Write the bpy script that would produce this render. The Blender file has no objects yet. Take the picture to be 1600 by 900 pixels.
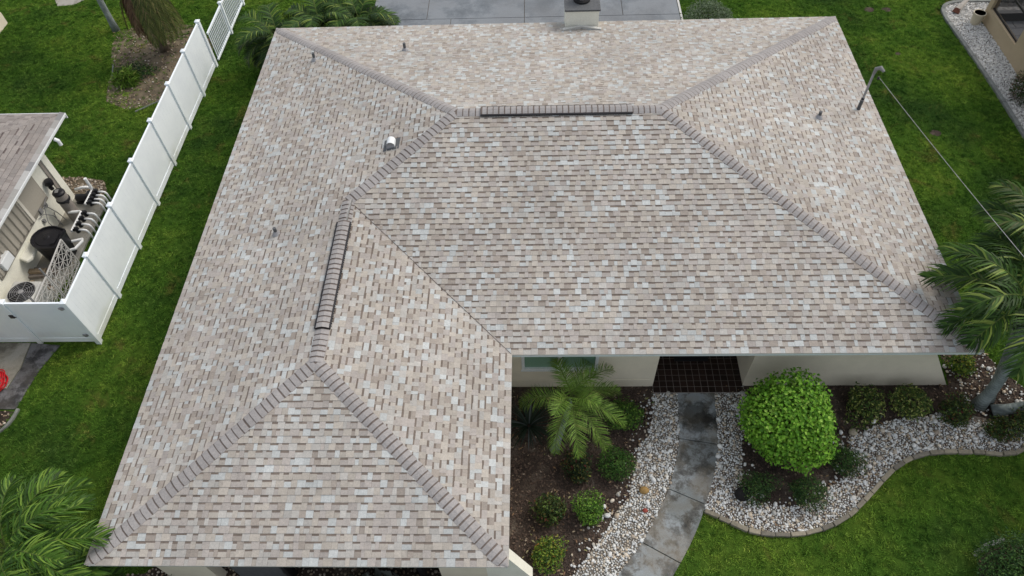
import bpy, math, random
import numpy as np
from mathutils import Vector, Matrix
random.seed(7); rng = np.random.default_rng(7)
scn = bpy.context.scene
COL = scn.collection
R = math.radians

# ------------------------------------------------------------------ camera
cam = bpy.data.objects.new('camera', bpy.data.cameras.new('camera')); COL.objects.link(cam)
cr = Vector((0.99938681, 0.01329958, -0.03239033)); cu = Vector((0.00882588, 0.7995033, 0.60059685)); cf = Vector((-0.03388386, 0.60051444, -0.79889567))
cm = Matrix.Identity(4)
for i in range(3):
    cm[i][0] = cr[i]; cm[i][1] = cu[i]; cm[i][2] = -cf[i]
cm[0][3], cm[1][3], cm[2][3] = 7.9565, -7.9024, 15.2513
cam.matrix_world = cm
cam.data.sensor_width = 36; cam.data.lens = 1129.513 / 1600 * 36
cam.data.clip_end = 800
scn.camera = cam
# ------------------------------------------------------------------ light
w = bpy.data.worlds.new('World'); scn.world = w; w.use_nodes = True
nt = w.node_tree; sky = nt.nodes.new('ShaderNodeTexSky'); sky.sky_type = 'NISHITA'; sky.sun_disc = False
SUN_EL, SUN_AZ = 46, 56       # azimuth clockwise from +y (towards +x)
sky.sun_elevation = R(SUN_EL); sky.sun_rotation = R(SUN_AZ)
sky.air_density = 1.0; sky.dust_density = 6.0; sky.ozone_density = 0.4
ov = nt.nodes.new('ShaderNodeMix'); ov.data_type = 'RGBA'; ov.inputs[0].default_value = 0.6; ov.inputs[7].default_value = (5.6, 5.8, 6.1, 1)   # even overcast veil
nt.links.new(sky.outputs[0], ov.inputs[6]); nt.links.new(ov.outputs[2], nt.nodes['Background'].inputs[0]); nt.nodes['Background'].inputs[1].default_value = 0.15
sd = bpy.data.lights.new('sun', 'SUN'); sd.energy = 1.5; sd.angle = R(24); sd.color = (1.0, 0.96, 0.9)
so = bpy.data.objects.new('sun', sd); COL.objects.link(so)
dv = Vector((math.sin(R(SUN_AZ)) * math.cos(R(SUN_EL)), math.cos(R(SUN_AZ)) * math.cos(R(SUN_EL)), math.sin(R(SUN_EL))))
so.rotation_euler = dv.to_track_quat('Z', 'Y').to_euler()
so.location = (30, 30, 40)
scn.view_settings.view_transform = 'Standard'; scn.view_settings.look = 'None'
scn.view_settings.exposure = 0.12; scn.view_settings.gamma = 1
scn.view_settings.use_curve_mapping = False

# ------------------------------------------------------------------ materials
def newmat(name, rough=0.8, spec=0.3, metal=0.0):
    m = bpy.data.materials.new(name); m.use_nodes = True
    b = m.node_tree.nodes['Principled BSDF']
    b.inputs['Roughness'].default_value = rough; b.inputs['Metallic'].default_value = metal
    b.inputs['Specular IOR Level'].default_value = spec
    return m, m.node_tree, b
def N(t, k, **kw):
    n = t.nodes.new(k)
    for a, v in kw.items(): setattr(n, a, v)
    return n
def noise(t, scale, detail=3, rough=0.6, vec=None, dist=0.0):
    n = N(t, 'ShaderNodeTexNoise'); n.inputs['Scale'].default_value = scale; n.inputs['Detail'].default_value = detail
    n.inputs['Roughness'].default_value = rough; n.inputs['Distortion'].default_value = dist
    if vec is None:
        g = N(t, 'ShaderNodeNewGeometry'); vec = g.outputs['Position']
    t.links.new(vec, n.inputs['Vector']); return n.outputs['Fac']
def ramp(t, fac, stops, interp='LINEAR'):
    r = N(t, 'ShaderNodeValToRGB'); r.color_ramp.interpolation = interp
    while len(r.color_ramp.elements) < len(stops): r.color_ramp.elements.new(0.5)
    for e, (p, c) in zip(r.color_ramp.elements, stops): e.position = p; e.color = (*c, 1)
    t.links.new(fac, r.inputs[0]); return r.outputs[0]
def mix(t, a, b, fac, mode='MIX'):
    n = N(t, 'ShaderNodeMix', data_type='RGBA', blend_type=mode)
    for s, v in ((n.inputs[6], a), (n.inputs[7], b), (n.inputs[0], fac)):
        if isinstance(v, (int, float)): s.default_value = v
        elif isinstance(v, tuple): s.default_value = (*v, 1)
        else: t.links.new(v, s)
    return n.outputs[2]
def bump(t, b, h, strength=0.3, dist=0.01):
    n = N(t, 'ShaderNodeBump'); n.inputs['Strength'].default_value = strength; n.inputs['Distance'].default_value = dist
    t.links.new(h, n.inputs['Height']); t.links.new(n.outputs[0], b.inputs['Normal'])
def simple(name, col, rough=0.7, var=0.12, scale=6, spec=0.3, metal=0, bmp=0.0, fine=40):
    m, t, b = newmat(name, rough, spec, metal)
    n = noise(t, scale, 5); n2 = noise(t, fine, 2)
    c = ramp(t, n, [(0.3, tuple(x * (1 - var) for x in col)), (0.7, tuple(min(1, x * (1 + var)) for x in col))])
    c = mix(t, c, ramp(t, n2, [(0.3, (0.82,) * 3), (0.7, (1.1,) * 3)]), 0.5, 'MULTIPLY')
    t.links.new(c, b.inputs['Base Color'])
    if bmp: bump(t, b, n2, bmp, 0.01)
    return m
def attrmat(name, rough=0.8, speck=0.2, sscale=120, spec=0.2, transl=0.0, randv=0.0, broad=0.0, bs=0.6, bmp=0.0):
    m, t, b = newmat(name, rough, spec)
    a = N(t, 'ShaderNodeAttribute', attribute_name='col'); c = a.outputs['Color']
    if speck:
        c = mix(t, c, ramp(t, noise(t, sscale, 2, 0.8), [(0.3, (1 - speck,) * 3), (0.7, (1 + speck,) * 3)]), 1.0, 'MULTIPLY')
    if broad:
        c = mix(t, c, ramp(t, noise(t, bs, 4), [(0.3, (1 - broad,) * 3), (0.7, (1 + broad,) * 3)]), 1.0, 'MULTIPLY')
    if name == 'shingle_granules':
        c = mix(t, c, ramp(t, noise(t, 22, 4, 0.75), [(0.32, (0.86, 0.87, 0.88)), (0.68, (1.12, 1.11, 1.10))]), 1.0, 'MULTIPLY')
    t.links.new(c, b.inputs['Base Color'])
    if bmp: bump(t, b, noise(t, sscale * 1.3, 2), bmp, 0.004)
    if transl:
        tr = N(t, 'ShaderNodeBsdfTranslucent'); mx = N(t, 'ShaderNodeMixShader'); mx.inputs[0].default_value = transl
        t.links.new(c, tr.inputs[0]); t.links.new(b.outputs[0], mx.inputs[1]); t.links.new(tr.outputs[0], mx.inputs[2])
        t.links.new(mx.outputs[0], t.nodes['Material Output'].inputs[0])
    return m

M = {}
M['shingle'] = attrmat('shingle_granules', 0.95, 0.16, 90, 0.1, broad=0.10, bs=0.55, bmp=0.35)
M['leaf'] = attrmat('leaf', 0.55, 0.08, 30, 0.22, transl=0.22)
M['paint'] = attrmat('painted_parts', 0.5, 0.06, 20, 0.3)
M['deck'] = simple('roof_underlay', (0.10, 0.085, 0.075), 0.95)
M['stucco'] = simple('cream_stucco', (0.68, 0.625, 0.50), 0.9, 0.06, 2.0, bmp=0.5, fine=70)
M['stucco_tan'] = simple('tan_stucco', (0.40, 0.32, 0.21), 0.9, 0.06, 2.0, bmp=0.4, fine=60)
M['stucco_white'] = simple('white_stucco', (0.76, 0.755, 0.66), 0.85, 0.06, 3.0, bmp=0.3)
M['fascia'] = simple('painted_fascia', (0.62, 0.68, 0.69), 0.5, 0.05, 2.0)
M['drip'] = simple('drip_edge_metal', (0.52, 0.52, 0.49), 0.45, 0.08, 3.0)
M['white'] = simple('white_paint', (0.72, 0.75, 0.76), 0.45, 0.04, 2.0)
M['black'] = simple('black_plastic', (0.015, 0.015, 0.018), 0.4, 0.1)
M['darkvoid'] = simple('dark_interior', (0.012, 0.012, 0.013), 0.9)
M['grey'] = simple('grey_plastic', (0.20, 0.20, 0.20), 0.5)
M['pvc'] = simple('white_pvc', (0.82, 0.83, 0.82), 0.4, 0.05)
M['taupe'] = simple('taupe_tank', (0.26, 0.235, 0.21), 0.5)
M['steel'] = simple('galvanised_steel', (0.33, 0.33, 0.34), 0.5, 0.25, 8, metal=0.3)
M['lead'] = simple('dark_lead', (0.09, 0.095, 0.10), 0.6, 0.2, 12)
M['tile'] = attrmat('entry_tile_glaze', 0.45, 0.15, 25, 0.3)
M['grout'] = simple('tile_grout', (0.23, 0.20, 0.18), 0.9)
M['wood'] = attrmat('timber', 0.85, 0.2, 14, 0.2)
M['pebblebase'] = simple('gravel_bed_soil', (0.15, 0.135, 0.115), 0.95, 0.3, 8)
M['kerb'] = simple('concrete_kerb', (0.17, 0.18, 0.17), 0.9, 0.3, 5, bmp=0.4)

def vinyl():
    m, t, b = newmat('white_vinyl', 0.35, 0.4)
    g = N(t, 'ShaderNodeNewGeometry'); s = N(t, 'ShaderNodeSeparateXYZ'); t.links.new(g.outputs['Position'], s.inputs[0])
    n = noise(t, 1.1, 4, 0.65)
    c = ramp(t, n, [(0.35, (0.76, 0.82, 0.87)), (0.6, (0.82, 0.88, 0.92))])
    # algae tint low on the panels, in blotches
    mr = N(t, 'ShaderNodeMapRange'); mr.inputs[1].default_value = 0.55; mr.inputs[2].default_value = 0.0; t.links.new(s.outputs[2], mr.inputs[0])
    mm = N(t, 'ShaderNodeMath', operation='MULTIPLY'); t.links.new(mr.outputs[0], mm.inputs[0])
    bl = ramp(t, noise(t, 0.7, 3), [(0.50, (0, 0, 0)), (0.64, (1, 1, 1))]); t.links.new(bl, mm.inputs[1])
    m2 = N(t, 'ShaderNodeMath', operation='MULTIPLY'); m2.inputs[1].default_value = 0.55; t.links.new(mm.outputs[0], m2.inputs[0])
    c = mix(t, c, (0.42, 0.42, 0.26), m2.outputs[0])
    t.links.new(c, b.inputs['Base Color']); return m
M['vinyl'] = vinyl()
def grassmat(name, blade):
    m, t, b = newmat(name, 0.9, 0.0)
    n1 = noise(t, 0.22, 4, 0.6); n2 = noise(t, 1.3, 4, 0.65); n3 = noise(t, 7.0, 3, 0.7)
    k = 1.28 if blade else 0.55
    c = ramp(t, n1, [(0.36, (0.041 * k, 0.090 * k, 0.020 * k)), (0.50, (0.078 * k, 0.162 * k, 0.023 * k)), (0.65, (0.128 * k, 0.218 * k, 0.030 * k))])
    c2 = ramp(t, n2, [(0.3, (0.72, 0.8, 0.8)), (0.52, (1, 1, 1)), (0.72, (1.32, 1.12, 1.2))])
    c = mix(t, c, c2, 1.0, 'MULTIPLY')
    f3 = ramp(t, noise(t, 0.9, 5, 0.7, dist=0.6), [(0.57, (0, 0, 0)), (0.72, (0.9, 0.9, 0.9))])
    c = mix(t, c, (0.15 * k, 0.14 * k, 0.04 * k), f3)
    if blade:
        oi = N(t, 'ShaderNodeObjectInfo')
        c = mix(t, c, ramp(t, oi.outputs['Random'], [(0.0, (0.35, 0.42, 0.5)), (0.4, (0.85, 0.9, 0.9)), (0.8, (1.35, 1.25, 1.2)), (0.97, (1.7, 1.45, 1.6)), (1.0, (2.3, 1.8, 2.2))]), 1.0, 'MULTIPLY')
        tr = N(t, 'ShaderNodeBsdfTranslucent'); mx = N(t, 'ShaderNodeMixShader'); mx.inputs[0].default_value = 0.2
        t.links.new(c, tr.inputs[0]); t.links.new(b.outputs[0], mx.inputs[1]); t.links.new(tr.outputs[0], mx.inputs[2])
        t.links.new(mx.outputs[0], t.nodes['Material Output'].inputs[0])
    else:
        c = mix(t, c, ramp(t, n3, [(0.3, (0.7,) * 3), (0.7, (1.25,) * 3)]), 1.0, 'MULTIPLY')
        bump(t, b, noise(t, 30, 4), 0.8, 0.04)
    t.links.new(c, b.inputs['Base Color']); return m
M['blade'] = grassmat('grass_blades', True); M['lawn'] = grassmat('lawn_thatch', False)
def instmat(name, stops, rough=0.7, speck=0.15):
    m, t, b = newmat(name, rough, 0.25)
    oi = N(t, 'ShaderNodeObjectInfo')
    c = ramp(t, oi.outputs['Random'], stops)
    c = mix(t, c, ramp(t, noise(t, 45, 2), [(0.3, (1 - speck,) * 3), (0.7, (1 + speck,) * 3)]), 1.0, 'MULTIPLY')
    t.links.new(c, b.inputs['Base Color']); return m
M['pebble'] = instmat('river_pebbles', [(0, (0.62, 0.635, 0.62)), (0.3, (0.50, 0.515, 0.515)), (0.5, (0.68, 0.68, 0.65)), (0.68, (0.33, 0.33, 0.31)), (0.8, (0.55, 0.47, 0.36)), (0.9, (0.30, 0.25, 0.20)), (1, (0.66, 0.60, 0.50))])
M['chip_white'] = instmat('white_marble_chips', [(0, (0.66, 0.65, 0.62)), (0.5, (0.48, 0.48, 0.47)), (0.8, (0.70, 0.69, 0.65)), (1, (0.30, 0.29, 0.27))])
M['bark'] = instmat('bark_chips', [(0, (0.04, 0.029, 0.024)), (0.5, (0.08, 0.054, 0.042)), (0.85, (0.10, 0.07, 0.055)), (0.97, (0.20, 0.15, 0.11)), (1, (0.34, 0.28, 0.22))], 0.9)
def mulch():
    m, t, b = newmat('mulch_soil', 0.95, 0.1)
    n = noise(t, 1.6, 5, 0.7); c = ramp(t, n, [(0.3, (0.022, 0.018, 0.016)), (0.52, (0.06, 0.046, 0.038)), (0.72, (0.15, 0.125, 0.10))])
    n2 = noise(t, 28, 4, 0.8); c = mix(t, c, ramp(t, n2, [(0.3, (0.5,) * 3), (0.7, (1.6,) * 3)]), 1.0, 'MULTIPLY')
    t.links.new(c, b.inputs['Base Color']); bump(t, b, n2, 1.0, 0.03); return m
M['mulch'] = mulch(); M['drysoil'] = simple('dry_sandy_soil', (0.13, 0.105, 0.07), 0.95, 0.5, 2.2, fine=30)
def concrete(name, dark, mid, light, tan, scale=1.5):
    m, t, b = newmat(name, 0.75, 0.3)
    n = noise(t, scale, 8, 0.72, dist=0.12); c = ramp(t, n, [(0.38, dark), (0.46, mid), (0.53, light), (0.70, light)])
    n2 = noise(t, scale * 0.6, 4); c = mix(t, c, tan, ramp(t, n2, [(0.45, (0, 0, 0)), (0.62, (0.65,) * 3)]))
    n3 = noise(t, 60, 3, 0.8); c = mix(t, c, ramp(t, n3, [(0.3, (0.78,) * 3), (0.7, (1.18,) * 3)]), 1.0, 'MULTIPLY')
    if name == 'stained_concrete':       # darker round blotches with noisy edges, darkest at the house end
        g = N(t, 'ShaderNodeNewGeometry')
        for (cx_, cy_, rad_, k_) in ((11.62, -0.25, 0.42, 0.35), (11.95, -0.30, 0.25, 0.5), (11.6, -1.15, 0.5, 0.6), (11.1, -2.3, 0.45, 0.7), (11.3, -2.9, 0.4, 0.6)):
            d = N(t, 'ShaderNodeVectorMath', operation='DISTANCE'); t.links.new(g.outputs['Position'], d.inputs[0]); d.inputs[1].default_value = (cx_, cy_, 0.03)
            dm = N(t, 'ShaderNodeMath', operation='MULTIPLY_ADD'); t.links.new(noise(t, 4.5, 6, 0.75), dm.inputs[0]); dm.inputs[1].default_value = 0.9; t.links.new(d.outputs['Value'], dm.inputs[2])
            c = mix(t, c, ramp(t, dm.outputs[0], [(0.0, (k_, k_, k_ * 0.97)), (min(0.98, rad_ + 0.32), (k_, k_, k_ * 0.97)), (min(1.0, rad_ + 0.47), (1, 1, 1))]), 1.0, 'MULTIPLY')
    t.links.new(c, b.inputs['Base Color']); bump(t, b, n3, 0.3, 0.01); return m
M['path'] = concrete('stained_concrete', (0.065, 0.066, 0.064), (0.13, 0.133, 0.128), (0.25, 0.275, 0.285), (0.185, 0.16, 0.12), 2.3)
M['driveway'] = concrete('driveway_concrete', (0.115, 0.13, 0.145), (0.155, 0.175, 0.195), (0.205, 0.225, 0.245), (0.17, 0.18, 0.19), 0.5)
M['pad'] = concrete('pad_concrete', (0.14, 0.13, 0.11), (0.24, 0.23, 0.20), (0.33, 0.32, 0.29), (0.27, 0.25, 0.2), 1.2)
M['darkpad'] = concrete('mildewed_concrete', (0.03, 0.03, 0.033), (0.06, 0.06, 0.065), (0.15, 0.15, 0.16), (0.06, 0.055, 0.05), 2.5)
def bark_trunk(name, a, b_, ring):
    m, t, b = newmat(name, 0.85, 0.2)
    g = N(t, 'ShaderNodeNewGeometry'); s = N(t, 'ShaderNodeSeparateXYZ'); t.links.new(g.outputs['Position'], s.inputs[0])
    wv = N(t, 'ShaderNodeTexWave', bands_direction='Z'); wv.inputs['Scale'].default_value = ring; wv.inputs['Distortion'].default_value = 1.5
    t.links.new(g.outputs['Position'], wv.inputs[0])
    c = ramp(t, noise(t, 5, 5), [(0.3, a), (0.7, b_)])
    c = mix(t, c, ramp(t, wv.outputs[1], [(0.0, (0.7,) * 3), (0.3, (1.0,) * 3)]), 0.6, 'MULTIPLY')
    t.links.new(c, b.inputs['Base Color']); bump(t, b, wv.outputs[1], 0.4, 0.02); return m
M['trunk'] = bark_trunk('grey_palm_trunk', (0.13, 0.155, 0.15), (0.26, 0.30, 0.29), 6)
M['trunkbrown'] = bark_trunk('brown_palm_trunk', (0.09, 0.07, 0.05), (0.2, 0.16, 0.12), 8)
def glassmat():
    m, t, b = newmat('green_window_glass', 0.2, 0.5)
    b.inputs['Base Color'].default_value = (0.20, 0.34, 0.25, 1); return m
M['glass'] = glassmat()
def screenmat():
    m, t, b = newmat('insect_screen', 0.8, 0.1); b.inputs['Base Color'].default_value = (0.02, 0.02, 0.022, 1)
    tr = N(t, 'ShaderNodeBsdfTransparent'); mx = N(t, 'ShaderNodeMixShader'); mx.inputs[0].default_value = 0.42
    t.links.new(tr.outputs[0], mx.inputs[1]); t.links.new(b.outputs[0], mx.inputs[2]); t.links.new(mx.outputs[0], t.nodes['Material Output'].inputs[0]); return m
M['screen'] = screenmat()

# ------------------------------------------------------------------ helpers
class MB:
    def __init__(s): s.v = []; s.f = []; s.c = []
    def face(s, pts, col=None):
        i = len(s.v); s.v += [tuple(p) for p in pts]; s.f.append(tuple(range(i, i + len(pts)))); s.c.append(col or (0.5, 0.5, 0.5))
    def add(s, vs, fs, col=None):
        i = len(s.v); s.v += [tuple(p) for p in vs]
        for f in fs: s.f.append(tuple(i + k for k in f)); s.c.append(col or (0.5, 0.5, 0.5))
    def box(s, a, b, col=None, rot=0, tilt=None):
        (x0, y0, z0), (x1, y1, z1) = a, b
        vs = [Vector(p) for p in ((x0, y0, z0), (x1, y0, z0), (x1, y1, z0), (x0, y1, z0), (x0, y0, z1), (x1, y0, z1), (x1, y1, z1), (x0, y1, z1))]
        if rot or tilt:
            c = Vector(((x0 + x1) / 2, (y0 + y1) / 2, (z0 + z1) / 2)); mt = Matrix.Rotation(rot, 3, 'Z')
            if tilt: mt = mt @ Matrix.Rotation(tilt, 3, 'X')
            vs = [c + mt @ (p - c) for p in vs]
        s.add(vs, [(0, 3, 2, 1), (4, 5, 6, 7), (0, 1, 5, 4), (1, 2, 6, 5), (2, 3, 7, 6), (3, 0, 4, 7)], col)
    def bar(s, p, q, w, h=None, col=None):
        p, q = Vector(p), Vector(q); d = (q - p).normalized(); h = h or w
        up = Vector((0, 0, 1)) if abs(d.z) < .95 else Vector((0, 1, 0))
        a = d.cross(up).normalized() * w / 2; b = a.cross(d).normalized() * h / 2
        vs = [p - a - b, p + a - b, p + a + b, p - a + b, q - a - b, q + a - b, q + a + b, q - a + b]
        s.add(vs, [(0, 1, 2, 3), (7, 6, 5, 4), (0, 4, 5, 1), (1, 5, 6, 2), (2, 6, 7, 3), (3, 7, 4, 0)], col)
    def tube(s, pts, rad, n=10, col=None, cap=True):
        pts = [Vector(p) for p in pts]; rad = rad if isinstance(rad, (list, tuple)) else [rad] * len(pts)
        rings = []; ref = None
        for i, p in enumerate(pts):
            d = (pts[min(i + 1, len(pts) - 1)] - pts[max(i - 1, 0)]).normalized()
            if ref is None: ref = Vector((1, 0, 0)) if abs(d.x) < .8 else Vector((0, 1, 0))
            a = (ref - d * ref.dot(d)).normalized(); b = d.cross(a); ref = a
            rings.append([p + (a * math.cos(t) + b * math.sin(t)) * rad[i] for t in (k * 2 * math.pi / n for k in range(n))])
        vs = [q for r in rings for q in r]; fs = []
        for i in range(len(pts) - 1):
            for k in range(n): fs.append((i * n + k, i * n + (k + 1) % n, (i + 1) * n + (k + 1) % n, (i + 1) * n + k))
        if cap: fs += [tuple(reversed(range(n))), tuple(range((len(pts) - 1) * n, len(pts) * n))]
        s.add(vs, fs, col)
    def lathe(s, c, prof, n=20, col=None):
        s.tube([(c[0], c[1], c[2] + z) for r, z in prof], [r for r, z in prof], n, col)
    def poly(s, pts, z0, z1, col=None):
        n = len(pts); vs = [(x, y, z0) for x, y in pts] + [(x, y, z1) for x, y in pts]
        s.add(vs, [tuple(range(n, 2 * n)), tuple(reversed(range(n)))] + [(i, (i + 1) % n, n + (i + 1) % n, n + i) for i in range(n)], col)
    def build(s, name, mat, parent=None, smooth=False, bevel=0):
        me = bpy.data.meshes.new(name); me.from_pydata(s.v, [], s.f)
        if mat: me.materials.append(M[mat] if isinstance(mat, str) else mat)
        a = me.attributes.new('col', 'FLOAT_COLOR', 'FACE')
        buf = np.ones((len(s.f), 4), np.float32); buf[:, :3] = np.array(s.c, np.float32).reshape(-1, 3); a.data.foreach_set('color', buf.ravel())
        if smooth: me.shade_smooth()
        me.update()
        o = bpy.data.objects.new(name, me); COL.objects.link(o)
        if parent:
            o.parent = parent; o.matrix_parent_inverse = Matrix.Translation(-Vector(parent.location)) if parent.parent is None else Matrix.Identity(4)
        if bevel:
            md = o.modifiers.new('bevel', 'BEVEL'); md.width = bevel; md.segments = 2; md.limit_method = 'ANGLE'
        return o
def tag(o, label=None, cat=None, group=None, kind=None):
    if label: o['label'] = label
    if cat: o['category'] = cat
    if group: o['group'] = group
    if kind: o['kind'] = kind
    return o
def thing(name, label, cat, loc=(0, 0, 0), group=None):
    o = bpy.data.objects.new(name, None); COL.objects.link(o); o.location = loc; o.empty_display_size = 0.2
    return tag(o, label, cat, group)
def inpoly(P, poly):
    x, y = P[:, 0], P[:, 1]; r = np.zeros(len(P), bool); n = len(poly)
    for i in range(n):
        x0, y0 = poly[i]; x1, y1 = poly[(i + 1) % n]
        if y0 == y1: continue
        c = ((y0 > y) != (y1 > y)) & (x < (x1 - x0) * (y - y0) / (y1 - y0) + x0); r ^= c
    return r
def smoothpath(pts, n=4):
    out = []
    for i in range(len(pts) - 1):
        p0 = Vector(pts[max(i - 1, 0)]); p1 = Vector(pts[i]); p2 = Vector(pts[i + 1]); p3 = Vector(pts[min(i + 2, len(pts) - 1)])
        for k in range(n):
            t = k / n; out.append(0.5 * (2 * p1 + (p2 - p0) * t + (2 * p0 - 5 * p1 + 4 * p2 - p3) * t * t + (3 * p1 - p0 - 3 * p2 + p3) * t ** 3))
    out.append(Vector(pts[-1])); return out
def sheet(name, poly, z, mat, label=None, cat=None, kind='structure'):
    from mathutils.geometry import tessellate_polygon
    me = bpy.data.meshes.new(name); tri = tessellate_polygon([[Vector((x, y, 0)) for x, y in poly]])
    me.from_pydata([(x, y, z) for x, y in poly], [], [tuple(t) for t in tri]); me.materials.append(M[mat])
    import bmesh
    bm = bmesh.new(); bm.from_mesh(me); bmesh.ops.recalc_face_normals(bm, faces=bm.faces)
    if bm.faces[0].normal.z < 0: bmesh.ops.reverse_faces(bm, faces=bm.faces)
    bm.to_mesh(me); bm.free()
    o = bpy.data.objects.new(name, me); COL.objects.link(o); tag(o, label, cat, None, kind); return o
def scatter(name, P, rot, scl, idx, protos, **tg):
    coll = bpy.data.collections.new(name + '_shapes')
    for p in protos: coll.objects.link(p)
    me = bpy.data.meshes.new(name); me.vertices.add(len(P)); me.vertices.foreach_set('co', np.asarray(P, np.float32).ravel())
    a = me.attributes.new('rot', 'FLOAT_VECTOR', 'POINT'); a.data.foreach_set('vector', np.asarray(rot, np.float32).ravel())
    a = me.attributes.new('scl', 'FLOAT_VECTOR', 'POINT'); a.data.foreach_set('vector', np.asarray(scl, np.float32).ravel())
    a = me.attributes.new('idx', 'INT', 'POINT'); a.data.foreach_set('value', np.asarray(idx, np.int32))
    o = bpy.data.objects.new(name, me); COL.objects.link(o)
    ng = bpy.data.node_groups.new(name, 'GeometryNodeTree')
    ng.interface.new_socket('Geometry', in_out='INPUT', socket_type='NodeSocketGeometry'); ng.interface.new_socket('Geometry', in_out='OUTPUT', socket_type='NodeSocketGeometry')
    gi = ng.nodes.new('NodeGroupInput'); go = ng.nodes.new('NodeGroupOutput'); ip = ng.nodes.new('GeometryNodeInstanceOnPoints')
    ci = ng.nodes.new('GeometryNodeCollectionInfo'); ci.inputs[0].default_value = coll; ci.inputs['Separate Children'].default_value = True; ci.inputs['Reset Children'].default_value = True
    def na(n, ty):
        x = ng.nodes.new('GeometryNodeInputNamedAttribute'); x.data_type = ty; x.inputs[0].default_value = n; return x.outputs['Attribute']
    L = ng.links.new
    L(gi.outputs[0], ip.inputs['Points']); L(ci.outputs[0], ip.inputs['Instance']); ip.inputs['Pick Instance'].default_value = True
    L(na('idx', 'INT'), ip.inputs['Instance Index']); L(na('rot', 'FLOAT_VECTOR'), ip.inputs['Rotation']); L(na('scl', 'FLOAT_VECTOR'), ip.inputs['Scale'])
    L(ip.outputs[0], go.inputs[0])
    md = o.modifiers.new('scatter', 'NODES'); md.node_group = ng
    tag(o, tg.get('label'), tg.get('cat'), None, 'stuff'); return o
def proto(mb, name, mat, smooth=False):
    me = bpy.data.meshes.new(name); me.from_pydata(mb.v, [], mb.f); me.materials.append(M[mat])
    if smooth: me.shade_smooth()
    return bpy.data.objects.new(name, me)

# ================================================================== GEOMETRY NUMBERS
HE = 2.45                      # eave height
WX, DY, WW, LY = 17.013, 11.826, 7.42, -4.267
RZ, WZ = 4.094, 3.453
pF, pE, pD, pC, pB, pA = Vector((0, LY, HE)), Vector((WW, LY, HE)), Vector((WW, 0, HE)), Vector((WX, 0, HE)), Vector((WX, DY, HE)), Vector((0, DY, HE))
pR1, pR2, pW1, pW2 = Vector((6.078, 5.736, RZ)), Vector((10.908, 5.736, RZ)), Vector((3.71, 3.501, WZ)), Vector((3.71, -0.771, WZ))
CAMP = Vector((7.9565, -7.9024, 15.2513))

# ground: lawn sheet
lw = MB(); 
n_ = 60
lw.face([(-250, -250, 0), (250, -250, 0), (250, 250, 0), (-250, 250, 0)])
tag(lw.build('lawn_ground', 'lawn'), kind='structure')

path_l = [(11.25, 0.44), (11.23, -0.02), (11.16, -0.58), (11.09, -1.05), (10.93, -1.53), (10.81, -1.87), (10.61, -2.25), (10.36, -2.67), (10.13, -3.04), (9.83, -3.4), (9.54, -3.75), (9.1, -4.3), (8.5, -5.0)]
path_r = [(12.12, 0.44), (12.08, -0.02), (12.04, -0.59), (11.97, -1.05), (11.85, -1.46), (11.72, -1.83), (11.57, -2.18), (11.41, -2.53), (11.2, -2.93), (10.95, -3.33), (10.67, -3.73), (10.25, -4.3), (9.65, -5.0)]
gravL = [(10.69, 0.5), (10.64, -0.02), (10.5, -0.66), (10.22, -0.97), (10.05, -1.58), (9.9, -2.16), (9.6, -2.44), (9.38, -2.85), (9.05, -3.24), (8.75, -3.63), (8.4, -4.1), (7.9, -4.8)]
edge = [(11.47, -2.42), (11.97, -2.66), (12.33, -2.84), (12.84, -2.92), (13.37, -2.92), (13.85, -2.81), (14.3, -2.61), (14.7, -2.34), (15.14, -1.96), (15.51, -1.63), (15.8, -1.42), (16.26, -1.2), (16.6, -1.12), (17.27, -1.09), (17.9, -1.12), (18.34, -1.15), (18.7, -1.0), (19.3, -0.8)]
edge_s = [(p.x, p.y) for p in smoothpath([(x, y, 0) for x, y in edge], 4)]
mulchL = [(6.95, 0.6), (10.69, 0.6)] + gravL[1:] + [(7.4, -5.5), (6.95, -5.5)]
bedR_all = [(12.1, 0.6), (17.6, 0.6), (17.75, 2.0), (18.6, 1.75), (18.95, 1.05), (19.3, 0.5), (19.6, -0.3)] + edge_s[::-1] + [(11.53, -2.2), (11.72, -1.83), (11.97, -1.05), (12.08, -0.02)]
# mulch islands in the right bed (no pebbles there)
isl1 = [(12.85, 0.6), (17.6, 0.6), (17.8, 0.1), (17.4, -0.05), (16.8, -0.22), (16.0, -0.3), (15.4, -0.55), (14.95, -0.75), (14.85, -1.1), (15.0, -1.35), (14.7, -1.62), (14.2, -1.9), (13.9, -2.22), (13.2, -2.32), (12.6, -2.22), (12.35, -1.85), (12.45, -1.3), (12.55, -0.8), (12.85, -0.2)]
tr_kerb = [(26.5, 16.2), (25.53, 16.25), (23.86, 16.35), (23.1, 16.3), (22.7, 16.03), (22.55, 15.51), (22.58, 14.62), (22.67, 13.07), (22.74, 11.05), (22.76, 9.09), (22.78, 6.0), (22.78, 3.0)]
tr_bed = tr_kerb + [(23.9, 3.0), (23.8, 12.8), (23.65, 15.3), (26.5, 15.3)]
drive = [(2.0, 12.2), (13.25, 12.2), (13.07, 15.75), (12.95, 20.0), (12.8, 26), (1.6, 26), (1.8, 18.0)]
drive = [(1.9, 11.9), (13.35, 11.9), (12.9, 26), (1.9, 26)]
leftpad = [(-9, 1.92), (-4.77, 1.92), (-4.64, 0.74), (-4.54, -0.22), (-9, -0.32)]
leftpad = [(-9, 1.92), (-5.0, 1.92), (-4.95, 1.2), (-5.05, 0.6), (-9, 0.6)]
darkpad = [(-4.98, 1.92), (-4.2, 1.85), (-4.42, 1.2), (-4.52, 0.6), (-4.57, 0.04), (-9, 0.05), (-9, 0.58), (-5.03, 0.58), (-4.93, 1.2)]
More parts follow.
